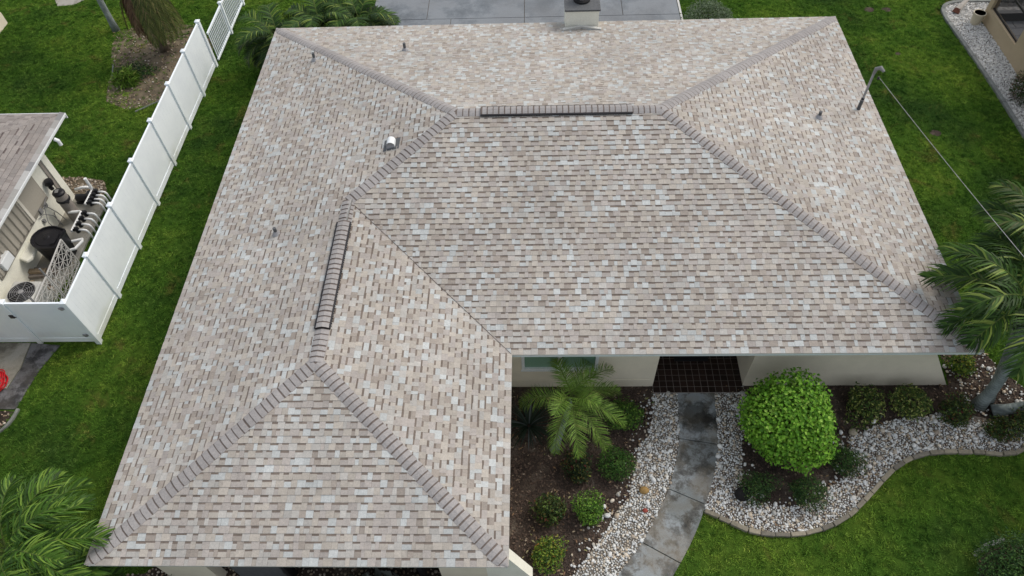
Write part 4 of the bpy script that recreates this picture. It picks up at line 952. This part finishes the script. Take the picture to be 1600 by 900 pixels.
palm('rear palm of the right cluster with slender trunk and olive tinged crown', (18.35, 0.2, 0), (18.6, 1.9, 3.0), 0.11, 0.08,
     ring(8, 0.4, 1.7, 1.5, 0.58, 0.04, 44, G_D, 0, wind=W_L * 0.8, stiff=0.3, bunch=0.5) + ring(6, 1.0, 1.6, 1.6, 0.55, 0.042, 40, OLIVE[:1] + G_D, 40, wind=W_L, stiff=0.35, bunch=0.25), bend=(0.0, -0.1, 0), group=grp)
palm('low leaning palm whose grey trunk runs out of frame at right', (18.33, -0.08, 0), (20.3, -0.2, 2.2), 0.13, 0.10,
     ring(9, 0.4, 1.7, 1.5, 0.55, 0.042, 40, G_D, 0, wind=W_L * 0.5, stiff=0.35, bunch=0.25) + ring(6, 1.0, 1.6, 1.6, 0.55, 0.042, 40, G_D, 40, wind=W_L, stiff=0.35), bend=(0.15, 0, -0.35), group=grp)
# bottom left palms
W_R = Vector((0.45, 0.25, 0.0))
grp = 'lush palms at the bottom left corner'
palm('larger bright green palm crown at the bottom left corner', (-1.75, -4.35, 0), (-1.35, -4.15, 2.3), 0.12, 0.09,
     ring(11, 0.35, 1.65, 1.3, 0.5, 0.03, 52, G_L, 5, wind=W_R, stiff=0.35, bunch=0.6) + ring(9, 0.9, 1.5, 1.4, 0.48, 0.03, 50, G_L, 20, wind=W_R, stiff=0.35, bunch=0.6), group=grp)
palm('smaller green palm crown low at the bottom edge left of the roof corner', (-0.75, -5.0, 0), (-0.6, -4.75, 1.35), 0.1, 0.08,
     ring(9, 0.35, 1.1, 1.2, 0.4, 0.03, 38, G_L, 5, wind=W_R * .6, stiff=0.45, bunch=0.25) + ring(6, 0.9, 1.1, 1.3, 0.4, 0.03, 36, G_L, 20, wind=W_R * .6, stiff=0.45), group=grp)
# feathery palm by the window
palm('feathery light green palm in the mulch bed below the window', (8.33, -1.03, 0), (8.70, -0.40, 1.30), 0.10, 0.06,
     [k_ for k_ in ring(11, 0.4, 1.4, 1.6, 0.36, 0.0105, 74, G_B, 12, stiff=0.5, petiole=0.12, bunch=0.35, wind=Vector((.32, .0, 0))) if not 2.2 < k_['az'] % 6.283 < 3.0 and not 3.3 < k_['az'] % 6.283 < 3.75] + ring(4, 1.05, 0.95, 1.3, 0.35, 0.0105, 70, G_B, 40, stiff=0.5, petiole=0.12, bunch=0.35, wind=Vector((.28, .1, 0))), trunkmat='trunk', shaft=False, name='palm_tree')
G_A = [(tuple(x * 0.62 for x in c), w_) for c, w_ in G_D]
# areca palms behind the back left corner
for i, (x, y, h, lb) in enumerate(((-0.55, 13.0, 1.3, 'leftmost dark green areca palm behind the back left roof corner'), (0.85, 13.3, 1.5, 'middle areca palm with arching fronds behind the back eave'), (2.15, 13.4, 1.5, 'areca palm whose fronds hang over the end of the driveway'))):
    palm(lb, (x, y, 0), (x, y + 0.05, h), 0.09, 0.07, ring(15, 0.40, 1.65, 2.1, 0.52, 0.038, 48, G_A, 10 * i, stiff=0.5) + ring(9, -0.5, 1.1, 1.0, 0.45, 0.035, 36, OLIVE[2:3] + G_A[:1], 5, stiff=0.4) + ring(8, 0.0, 1.3, 1.6, 0.45, 0.035, 36, OLIVE[2:3] + G_A, 25 * i, stiff=0.5) + ring(6, 1.1, 1.6, 1.9, 0.5, 0.035, 40, G_D, 50, stiff=0.5), trunkmat='trunkbrown', shaft=False, group='areca palms behind the house')
# top left palms
t = palm('tall palm with a hanging skirt of dead brown fronds by the fence', (-5.34, 14.43, 0), (-5.40, 14.38, 3.4), 0.15, 0.12,
     ring(14, -1.12, 2.6, 0.42, 0.5, 0.03, 48, BROWN, 0, stiff=0.1, curl=2.2, spread=0.08, nm='dead_frond', rc=(0.15, 0.1, 0.06)) + ring(8, 0.6, 2.0, 1.5, 0.5, 0.035, 34, G_D, 10, stiff=0.4), trunkmat='trunkbrown', shaft=False)
mb_n = 0
for a in range(9):
    mb = MB(); az = R(-70 + a * 15); frond(mb, Vector((-5.3, 14.35, 3.3)), az, -1.0, 2.7, 0.5, 0.5, 0.028, 48, OLIVE, stiff=0.2, curl=2.2, rc=(0.1, 0.12, 0.04)); mb.build('hanging_frond', 'leaf', t)
palm('slender grey palm trunk at the top left, its crown out of frame', (-7.57, 15.69, 0), (-7.75, 15.9, 4.2), 0.12, 0.09, ring(8, 0.5, 1.8, 1.4, 0.5, 0.035, 30, G_D, 0, stiff=0.4), trunkmat='trunk', shaft=False)

def bush(label, c, rad, n, leaf, pal, group=None, name='bush', asp=0.5, lumps=5, lump_amp=0.30, cat='bush', twig=(0.06, 0.045, 0.03), inner=0.3):
    t = thing(name, label, cat, (c[0], c[1], 0), group); c = Vector(c); lm = [(Vector((random.gauss(0, 1), random.gauss(0, 1), random.gauss(0.3, 1))).normalized(), random.uniform(-1, 1)) for _ in range(lumps * 4)]
    mb = MB()
    for i in range(7):
        d = Vector((random.gauss(0, 1), random.gauss(0, 1), random.uniform(0.5, 1.5))).normalized(); mb.tube([(c.x, c.y, 0), c + Vector((0, 0, -rad[2] * .3)), c + Vector((d.x * rad[0], d.y * rad[1], d.z * rad[2])) * 0.75], [0.018, 0.014, 0.004], 5, twig)
    mb.build('stem', 'leaf', t)
    mb = MB()
    for _ in range(n):
        d = Vector((random.gauss(0, 1), random.gauss(0, 1), random.gauss(0.15, 1))).normalized()
        k = 1 + sum(a * max(0, d.dot(l) - 0.75) * 4 for l, a in lm) * lump_amp
        r = (inner + (1 - inner) * random.random() ** 0.45) * k * random.choice((1, 1, 1, 1.05))
        p = c + Vector((d.x * rad[0], d.y * rad[1], d.z * rad[2])) * r
        if p.z < 0.03: continue
        nn = (d * 0.7 + Vector((random.gauss(0, .5), random.gauss(0, .5), random.gauss(0.45, .5)))).normalized()
        tdir = nn.cross(Vector((random.gauss(0, 1), random.gauss(0, 1), random.gauss(0, 1)))).normalized(); tdir = (tdir + d * 0.5 - nn * (tdir + d * 0.5).dot(nn)).normalized(); s = nn.cross(tdir)
        ll = leaf * random.uniform(0.7, 1.25); ww = ll * asp; cc = vj(pick(pal), 0.18)
        b = p; tip = p + tdir * ll - nn * ll * 0.12; m1 = p + tdir * ll * 0.5 + s * ww / 2 + nn * ll * 0.1; m2 = p + tdir * ll * 0.5 - s * ww / 2 + nn * ll * 0.1
        mb.add([b, m1, tip, m2], [(0, 1, 2), (0, 2, 3)], cc)
    mb.build('crown', 'leaf', t); return t
P_BIG = [((0.12, 0.29, 0.022), 40), ((0.19, 0.38, 0.035), 30), ((0.075, 0.19, 0.018), 22), ((0.27, 0.44, 0.07), 8)]
P_DK = [((0.022, 0.055, 0.016), 45), ((0.04, 0.09, 0.02), 35), ((0.07, 0.14, 0.03), 15), ((0.12, 0.17, 0.05), 5)]
P_MID = [((0.05, 0.12, 0.018), 40), ((0.09, 0.19, 0.025), 35), ((0.15, 0.26, 0.04), 15), ((0.03, 0.07, 0.014), 15)]
P_YEL = [((0.10, 0.19, 0.025), 35), ((0.22, 0.28, 0.04), 25), ((0.05, 0.10, 0.018), 30), ((0.33, 0.30, 0.05), 6), ((0.36, 0.18, 0.04), 1)]
P_VAR = [((0.05, 0.09, 0.022), 40), ((0.09, 0.14, 0.03), 25), ((0.25, 0.29, 0.07), 20), ((0.36, 0.38, 0.14), 7)]
P_CRO = [((0.025, 0.05, 0.014), 48), ((0.06, 0.085, 0.02), 28), ((0.13, 0.11, 0.03), 7), ((0.09, 0.03, 0.018), 5), ((0.12, 0.19, 0.04), 14)]
P_CRO2 = [((0.02, 0.04, 0.014), 55), ((0.04, 0.06, 0.018), 25), ((0.13, 0.10, 0.03), 8), ((0.07, 0.02, 0.015), 8), ((0.25, 0.28, 0.06), 3)]
P_SILV = [((0.16, 0.21, 0.13), 40), ((0.23, 0.29, 0.19), 30), ((0.09, 0.13, 0.07), 25)]
bush('big round bright green shrub beside the concrete walkway', (13.36, -0.80, 0.98), (1.02, 0.96, 0.88), 9800, 0.076, P_BIG, asp=0.8, lump_amp=0.13, lumps=9, cat='shrub', name='shrub', inner=0.4)
bush('low green bush at the right foot of the feathery palm', (9.95, -0.30, 0.3), (0.42, 0.4, 0.3), 1500, 0.06, P_MID)
bush('dark croton with a bright leaf tip in the middle of the left mulch bed', (8.85, -1.55, 0.28), (0.36, 0.34, 0.3), 1100, 0.075, P_CRO2)
bush('dark green bush between the croton and the pebbles', (9.68, -1.45, 0.3), (0.42, 0.40, 0.32), 1900, 0.05, [((0.03, 0.085, 0.014), 50), ((0.055, 0.13, 0.02), 35), ((0.09, 0.17, 0.03), 12)])
bush('dark olive croton bush nearest the wing roof in the left bed', (8.22, -2.48, 0.26), (0.36, 0.32, 0.28), 1200, 0.07, P_CRO)
bush('bright green rounded bush in the left bed', (9.05, -2.48, 0.27), (0.36, 0.34, 0.29), 1700, 0.055, P_MID + [((0.17, 0.32, 0.04), 45)])
bush('yellow green bush low in the left bed near the white buttress', (8.15, -3.38, 0.26), (0.36, 0.34, 0.28), 1500, 0.06, P_YEL)
grp = 'variegated bushes under the blank wall'
bush('variegated bush under the blank wall, nearer the round shrub', (15.38, -0.05, 0.3), (0.42, 0.42, 0.34), 1000, 0.085, P_VAR, grp, asp=0.42)
bush('variegated yellowish bush under the blank wall, right one of two', (16.45, 0.02, 0.3), (0.42, 0.40, 0.32), 1400, 0.075, P_VAR, grp, asp=0.42)
bush('dark reddish croton left of the palm trunks', (17.42, -0.22, 0.28), (0.40, 0.36, 0.3), 1300, 0.07, P_CRO)
bush('olive and red croton in front of the palm trunks', (18.25, -0.62, 0.24), (0.38, 0.3, 0.26), 1100, 0.07, P_CRO)
bush('green croton right of the palm trunks under the leaning trunk', (18.95, -0.42, 0.25), (0.42, 0.36, 0.3), 1200, 0.07, P_CRO)
bush('small yellow green plant behind the palm trunks', (17.95, 1.0, 0.25), (0.34, 0.3, 0.25), 800, 0.075, P_YEL)
grp = 'dark clipped bushes round the big shrub'
bush('dark round bush to the right of the big shrub', (14.62, -1.38, 0.28), (0.36, 0.34, 0.3), 2000, 0.045, P_DK, grp)
bush('dark bush below the big shrub, next to the black stone', (12.62, -1.98, 0.26), (0.37, 0.34, 0.28), 2000, 0.045, P_DK, grp)
bush('dark bush below the big shrub, nearer the lawn edging', (13.62, -2.08, 0.27), (0.40, 0.36, 0.3), 2200, 0.045, P_DK, grp)
bush('large dark green hedge bush at the bottom right corner', (17.65, -3.85, 0.40), (1.15, 0.85, 0.5), 9500, 0.06, [((0.03, 0.075, 0.02), 45), ((0.05, 0.11, 0.025), 35), ((0.08, 0.16, 0.035), 15)], lump_amp=0.3)
bush('silvery green bush on the lawn right of the driveway', (14.1, 15.0, 0.45), (0.85, 0.7, 0.6), 3800, 0.09, P_SILV, asp=0.3, lump_amp=0.3)
bush('dark brownish bush on the white gravel at the right edge', (23.25, 10.9, 0.45), (0.4, 0.6, 0.5), 1900, 0.06, P_DK[:2] + BROWN[:2])
bush('fern like plant in the palm bed at the top left', (-6.05, 12.6, 0.18), (0.42, 0.38, 0.22), 420, 0.26, G_B, asp=0.14)
bush('low dark ground plant in the palm bed behind the fern', (-5.9, 13.1, 0.12), (0.75, 0.4, 0.16), 700, 0.08, P_DK)
bush('small green weed patch in the bed by the red hose', (-5.35, -0.25, 0.12), (0.35, 0.25, 0.15), 500, 0.06, P_MID)
# spiky dark plant
def spiky(label, c, n, L, w_, pal, el=(0.15, 1.2), name='spiky_plant', curve=0.5):
    t = thing(name, label, 'plant', c)
    for i in range(n):
        a = random.uniform(0, 2 * math.pi); e = random.uniform(*el); l = L * random.uniform(0.7, 1.1); p = Vector(c) + Vector((math.cos(a), math.sin(a), 0)) * 0.04; s = Vector((-math.sin(a), math.cos(a), 0)); vs = []
        mb = MB(); m = 5
        for k in range(m + 1):
            f = k / m; wk = w_ * (1 - f ** 2) * (0.6 + f) if k < m else 0.001; vs += [p - s * wk / 2, p + s * wk / 2]
            e2 = e - curve * f * 1.4; p = p + Vector((math.cos(a) * math.cos(e2), math.sin(a) * math.cos(e2), math.sin(e2))) * l / m
        mb.add(vs, [(2 * k, 2 * k + 1, 2 * k + 3, 2 * k + 2) for k in range(m)], vj(pick(pal), 0.2)); mb.build('leaf_blade', 'leaf', t)
spiky('dark spiky strap leaved plant in the corner under the wing roof', (7.75, -0.42, 0.02), 90, 0.78, 0.035, [((0.02, 0.035, 0.022), 50), ((0.035, 0.05, 0.038), 35), ((0.10, 0.12, 0.12), 10)])
spiky('green sword leaved plant under the front left eave', (0.35, -4.75, 0.02), 34, 1.1, 0.07, G_D + G_B[:1], (0.6, 1.45), curve=0.3)
spiky('yellow green grassy plant just right of the sword leaved plant', (1.25, -4.75, 0.02), 46, 0.75, 0.03, G_B + [((0.2, 0.24, 0.05), 40)], (0.2, 1.3))
spiky('dark red cordyline under the front right eave corner', (6.75, -4.75, 0.02), 16, 1.0, 0.075, [((0.07, 0.012, 0.02), 50), ((0.03, 0.008, 0.012), 40)], (0.7, 1.45), name='cordyline', curve=0.25)
spiky('small dark purple cordyline left of the red one', (6.15, -4.7, 0.02), 14, 0.8, 0.06, [((0.03, 0.008, 0.012), 50), ((0.018, 0.006, 0.01), 40)], (0.6, 1.4), name='cordyline', curve=0.3)
bush('pale grey leaved rosette shrub in the porch opening', (4.55, -4.35, 0.55), (0.8, 0.35, 0.5), 420, 0.28, [((0.14, 0.155, 0.14), 50), ((0.09, 0.10, 0.09), 35), ((0.3, 0.33, 0.3), 8)], asp=0.5)
bush('purple leaved plant at the right of the porch opening', (5.5, -4.35, 0.5), (0.35, 0.3, 0.4), 160, 0.24, [((0.12, 0.08, 0.13), 50), ((0.06, 0.035, 0.06), 40), ((0.3, 0.33, 0.3), 8)], asp=0.35)
bush('dark low foliage at the left of the porch opening', (3.3, -4.35, 0.4), (0.5, 0.3, 0.35), 500, 0.1, P_DK)

# rocks
def rock(c, r, flat=0.7, seed=0, col=None):
    mb = MB(); n1, n2 = 12, 8; rs = random.Random(seed); ph = [(Vector((rs.gauss(0, 1), rs.gauss(0, 1), rs.gauss(0, 1))).normalized(), rs.uniform(-.12, .12)) for _ in range(6)]
    vs = []; fs = []
    for j in range(n2 + 1):
        th = math.pi * j / n2
        for i in range(n1):
            a = 2 * math.pi * i / n1; d = Vector((math.sin(th) * math.cos(a), math.sin(th) * math.sin(a), math.cos(th))); k = 1 + sum(q * d.dot(l) ** 2 * 1.2 for l, q in ph)
            vs.append((c[0] + d.x * r * k, c[1] + d.y * r * k * 0.85, c[2] + d.z * r * k * flat))
    for j in range(n2):
        for i in range(n1): fs.append((j * n1 + i, (j + 1) * n1 + i, (j + 1) * n1 + (i + 1) % n1, j * n1 + (i + 1) % n1))
    mb.add(vs, fs, col); return mb
tag(rock((10.24, -1.98, 0.06), 0.105, 0.8, 1, (0.30, 0.19, 0.07)).build('stone', 'wood', smooth=True), 'rust coloured round stone among the left pebbles', 'stone')
tag(rock((10.22, -2.42, 0.05), 0.06, 0.7, 2, (0.26, 0.06, 0.045)).build('stone', 'wood', smooth=True), 'small dark red stone among the left pebbles', 'stone')
tag(rock((12.33, -2.08, 0.12), 0.17, 0.95, 3, (0.015, 0.014, 0.014)).build('stone', 'wood', smooth=True), 'black dome shaped stone beside the dark bush by the walkway', 'stone')
tag(rock((15.05, -0.62, 0.05), 0.10, 0.6, 4, (0.33, 0.29, 0.22)).build('stone', 'wood', smooth=True), 'large tan cobble above the pebble band right of the big shrub', 'stone')
for k, (x, y) in enumerate([(12.5, -2.12), ]): pass

# ------------------------------------------------------------------ loose stuff: pebbles, bark, grass
def ico(r=(1, 1, 1), jit=0.12, seed=0):
    t_ = (1 + 5 ** .5) / 2; v = [(-1, t_, 0), (1, t_, 0), (-1, -t_, 0), (1, -t_, 0), (0, -1, t_), (0, 1, t_), (0, -1, -t_), (0, 1, -t_), (t_, 0, -1), (t_, 0, 1), (-t_, 0, -1), (-t_, 0, 1)]
    v = [Vector(p).normalized() for p in v]; f = [(0, 11, 5), (0, 5, 1), (0, 1, 7), (0, 7, 10), (0, 10, 11), (1, 5, 9), (5, 11, 4), (11, 10, 2), (10, 7, 6), (7, 1, 8), (3, 9, 4), (3, 4, 2), (3, 2, 6), (3, 6, 8), (3, 8, 9), (4, 9, 5), (2, 4, 11), (6, 2, 10), (8, 6, 7), (9, 8, 1)]
    cache = {}; nf = []
    def mid(a, b):
        k = (min(a, b), max(a, b))
        if k not in cache: cache[k] = len(v); v.append(((v[a] + v[b]) / 2).normalized())
        return cache[k]
    for a, b, c in f:
        x, y, z = mid(a, b), mid(b, c), mid(c, a); nf += [(a, x, z), (b, y, x), (c, z, y), (x, y, z)]
    rs = random.Random(seed); mb = MB(); mb.add([(p.x * r[0] * (1 + rs.uniform(-jit, jit)), p.y * r[1] * (1 + rs.uniform(-jit, jit)), p.z * r[2] * (1 + rs.uniform(-jit, jit))) for p in v], nf); return mb
def pebbleprotos(nm, mat): return [proto(ico(r, 0.09, i), nm, mat, True) for i, r in enumerate([(1, .8, .6), (1, .65, .55), (1, .9, .5), (.9, .75, .7), (1, .7, .6)])]
def rand_in(poly, dens, excl=(), extra=None):
    P = np.array(poly); lo, hi = P.min(0), P.max(0); n = int((hi - lo).prod() * dens); X = rng.uniform(lo, hi, (n, 2)); k = inpoly(X, poly)
    for e in excl: k &= ~inpoly(X, e)
    return X[k]
def blue(X, d):
    """thin points so that none are closer than d (grid test)"""
    seen = {}; keep = []
    for i, (x, y) in enumerate(X):
        c = (int(x // d), int(y // d)); ok = True
        for a in (-1, 0, 1):
            for b in (-1, 0, 1):
                for j in seen.get((c[0] + a, c[1] + b), ()):
                    if (X[j][0] - x) ** 2 + (X[j][1] - y) ** 2 < d * d: ok = False; break
                if not ok: break
            if not ok: break
        if ok: seen.setdefault(c, []).append(i); keep.append(i)
    return X[keep]
pathpoly = path_l + path_r[::-1]
gravLp = gravL + path_l[::-1]
XL_ = blue(rand_in(gravLp, 3200), 0.037); XR_ = blue(rand_in(bedR_all, 3200, [isl1, pathpoly]), 0.037)
# right of x=17.5 behind the bushes pebbles are sparse
thin = ((XR_[:, 0] > 17.3) & (XR_[:, 1] > -0.35)); XR_ = XR_[~thin | (rng.random(len(XR_)) < 0.22)]
# spill-over of loose pebbles into the mulch
spill = [];
for pl in (gravL, isl1[5:]):
    for (a, b) in zip(pl[:-1], pl[1:]):
        for _ in range(26):
            f = random.random(); spill.append((a[0] + (b[0] - a[0]) * f + random.gauss(0, 0.16), a[1] + (b[1] - a[1]) * f + random.gauss(0, 0.16)))
spill = np.array(spill); spill = spill[inpoly(spill, mulchL) | inpoly(spill, isl1)]
X = np.vstack([XL_, XR_, spill]); n = len(X)
size = np.clip(rng.lognormal(math.log(0.0245), 0.32, n), 0.013, 0.07)
rot = np.stack([rng.normal(0, .25, n), rng.normal(0, .25, n), rng.uniform(0, 6.28, n)], 1)
big = np.argsort(-size)[:60]; keep = np.ones(n, bool)
protosP = pebbleprotos('river_pebble', 'pebble')
for b in big:
    o = bpy.data.objects.new('river_cobble', protosP[int(b) % 5].data); COL.objects.link(o); s_ = size[b] * 1.12
    o.location = (X[b, 0], X[b, 1], 0.012 + s_ * 0.4); o.rotation_euler = tuple(rot[b]); o.scale = (s_,) * 3
    tag(o, 'larger smooth pale cobble lying among the smaller river pebbles', 'cobble', 'larger cobbles among the river pebbles'); keep[b] = False
X, size, rot = X[keep], size[keep], rot[keep]; n = len(X)
scatter('river_pebbles', np.column_stack([X, 0.010 + size * 0.42]), rot, np.repeat(size[:, None], 3, 1), rng.integers(0, 5, n), protosP, label='white and grey river pebbles filling the planting beds', cat='pebbles')
# white chips top right
X = blue(rand_in(tr_bed, 2400), 0.037); X = X[X[:, 1] > 6]; n = len(X); size = rng.uniform(0.02, 0.04, n)
scatter('white_gravel', np.column_stack([X, 0.008 + size * 0.4]), np.stack([rng.normal(0, .4, n), rng.normal(0, .4, n), rng.uniform(0, 6.28, n)], 1), np.repeat(size[:, None], 3, 1), rng.integers(0, 5, n), pebbleprotos('marble_chip', 'chip_white'), label='white marble chips beside the tan house', cat='gravel')
# mixed tan gravel: front-left bed, small left bed, beside neighbour wall
X = np.vstack([blue(rand_in(bed_front, 500), 0.06), rand_in(bed_left, 160), rand_in(wallbed, 260), rand_in(tlbed, 26)]); n = len(X); size = rng.uniform(0.015, 0.04, n)
M['tan_gravel'] = instmat('tan_gravel', [(0, (0.40, 0.33, 0.24)), (0.4, (0.22, 0.16, 0.11)), (0.7, (0.50, 0.45, 0.38)), (1, (0.14, 0.10, 0.08))])
scatter('tan_gravel', np.column_stack([X, 0.008 + size * 0.4]), np.stack([rng.normal(0, .4, n), rng.normal(0, .4, n), rng.uniform(0, 6.28, n)], 1), np.repeat(size[:, None], 3, 1), rng.integers(0, 5, n), pebbleprotos('tan_chip', 'tan_gravel'), label='tan and brown gravel in the small side beds', cat='gravel')
# bark
def chip(sx, sy): mb = MB(); mb.box((-sx, -sy, -.12), (sx, sy, .12)); return mb
X = np.vstack([rand_in(mulchL, 420, [gravLp]), rand_in(bedR_all, 260, [pathpoly]), rand_in(tlbed, 40), rand_in(arecabed, 100), rand_in(br_bed, 150)]); n = len(X); size = rng.uniform(0.012, 0.034, n)
scatter('bark_mulch', np.column_stack([X, np.full(n, 0.016)]), np.stack([rng.normal(0, .3, n), rng.normal(0, .3, n), rng.uniform(0, 6.28, n)], 1), np.repeat(size[:, None], 3, 1), rng.integers(0, 3, n), [proto(chip(1, .4), 'bark_chip', 'bark'), proto(chip(1, .25), 'bark_chip', 'bark'), proto(chip(.8, .6), 'bark_chip', 'bark')], label='dark brown bark mulch in the planting beds', cat='mulch')
# fallen leaves
lp = MB(); lp.add([(-1, 0, 0), (0, .35, .12), (1, 0, .1), (0, -.35, .1)], [(0, 1, 2), (0, 2, 3)])
M['litter'] = instmat('fallen_leaves', [(0, (0.28, 0.20, 0.11)), (0.5, (0.16, 0.09, 0.05)), (0.8, (0.36, 0.30, 0.20)), (1, (0.20, 0.22, 0.07))])
X = np.vstack([rand_in(mulchL, 22), rand_in(bedR_all, 18, [pathpoly]), rand_in(tlbed, 25), rand_in(br_bed, 20)]); n = len(X)
scatter('fallen_leaves', np.column_stack([X, np.full(n, 0.05)]), np.stack([rng.normal(0, .3, n), rng.normal(0, .3, n), rng.uniform(0, 6.28, n)], 1), np.repeat(rng.uniform(0.02, 0.055, n)[:, None], 3, 1), np.zeros(n), [proto(lp, 'fallen_leaf', 'litter')], label='dry fallen leaves littering the beds', cat='leaves')
# grass
def tuft(seed, nb=17, spread=0.06, h=0.06):
    rs = random.Random(seed); mb = MB()
    for _ in range(nb):
        a = rs.uniform(0, 6.28); r = spread * rs.random() ** 0.5; p = Vector((r * math.cos(a), r * math.sin(a), -0.005)); b = rs.uniform(0, 6.28); s = Vector((math.cos(b), math.sin(b), 0)) * 0.006
        ln = Vector((rs.gauss(0, .5), rs.gauss(0, .5), 1)).normalized() * h * rs.uniform(0.6, 1.25); m = p + ln * 0.55; tp = p + ln + Vector((ln.x, ln.y, -0.2 * h)) * 0.6
        mb.add([p - s, p + s, m + s * 0.9, m - s * 0.9, tp], [(0, 1, 2, 3), (3, 2, 4)])
    return mb
excl = [mulchL, gravLp, pathpoly, bedR_all, tr_bed, leftpad, darkpad, bed_left, eqpad, bed_front, wallbed, arecabed, br_bed,
        [(0.5, -3.95), (6.95, -3.95), (6.95, 0.55), (16.5, 0.55), (17.6, 0.55), (17.6, 0.85), (16.5, 0.85), (16.5, 11.25), (0.5, 11.25)],
        [(1.9, 11.9), (13.33, 11.9), (13.33, 24.5), (1.9, 24.5)], [(-15, -7), (NWX, -7), (NWX, 7.1), (-15, 7.1)], [(RXW, 2), (30, 2), (30, 15.2), (RXW, 15.2)], [(-16, 13.2), (-12, 13.2), (-12, 16.35), (-16, 16.35)], [(-10.8, 17.9), (-10.5, 17.42), (-9.88, 17.47), (-9.5, 17.9), (-9.7, 18.6), (-10.7, 18.6)]]
X = rand_in([(-13.5, -6.2), (27.5, -6.2), (27.5, 22), (-13.5, 22)], 120, excl)
d2 = np.min([np.hypot(X[:, 0] - a, X[:, 1] - b) / r for a, b, r in ((20.06, 16.01, .18), (20.67, 15.99, .16), (20.29, 13.36, .10), (20.21, 9.35, .16))], 0); X = X[d2 > 1]
nz = 0.5 + 0.25 * np.sin(X[:, 0] * 3.1 + 1.7 * np.sin(X[:, 1] * 2.3)) + 0.25 * np.sin(X[:, 1] * 4.3 + 1.3 * np.sin(X[:, 0] * 3.7))
rr_ = np.hypot((X[:, 0] + 5.3) / 2.0, (X[:, 1] - 13.5) / 2.6)
X = X[~inpoly(X, tlbed) | (rng.random(len(X)) < np.clip(nz * 0.75 + (rr_ - 0.75) * 1.6, 0.12, 1))]
# view pruning: keep what the camera (or one a few metres aside) can see
v = np.column_stack([X, np.zeros(len(X))]) - np.array(CAMP); xx = v @ np.array(cr); yy = v @ np.array(cu); zz = v @ np.array(cf)
X = X[(np.abs(xx / zz) < 0.85) & (np.abs(yy / zz) < 0.52)]; n = len(X)
sc = rng.uniform(0.75, 1.3, n); scl = np.stack([sc, sc, sc * rng.uniform(0.7, 1.2, n)], 1)
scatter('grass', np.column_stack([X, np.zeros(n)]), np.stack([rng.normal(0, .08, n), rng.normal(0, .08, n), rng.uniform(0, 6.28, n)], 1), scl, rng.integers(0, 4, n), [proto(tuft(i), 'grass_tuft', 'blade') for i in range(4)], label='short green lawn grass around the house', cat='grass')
for (x, y, r) in ((20.06, 16.01, .20), (20.67, 15.99, .18), (20.29, 13.36, .11), (20.21, 9.35, .18)):
    sheet('soil_patch', [(x + r * math.cos(a) * random.uniform(.8, 1.1), y + r * .8 * math.sin(a)) for a in [i * 0.524 for i in range(12)]], 0.005, 'mulch')
print('grass', n, 'shingles', len(sh), 'caps', len(cp))
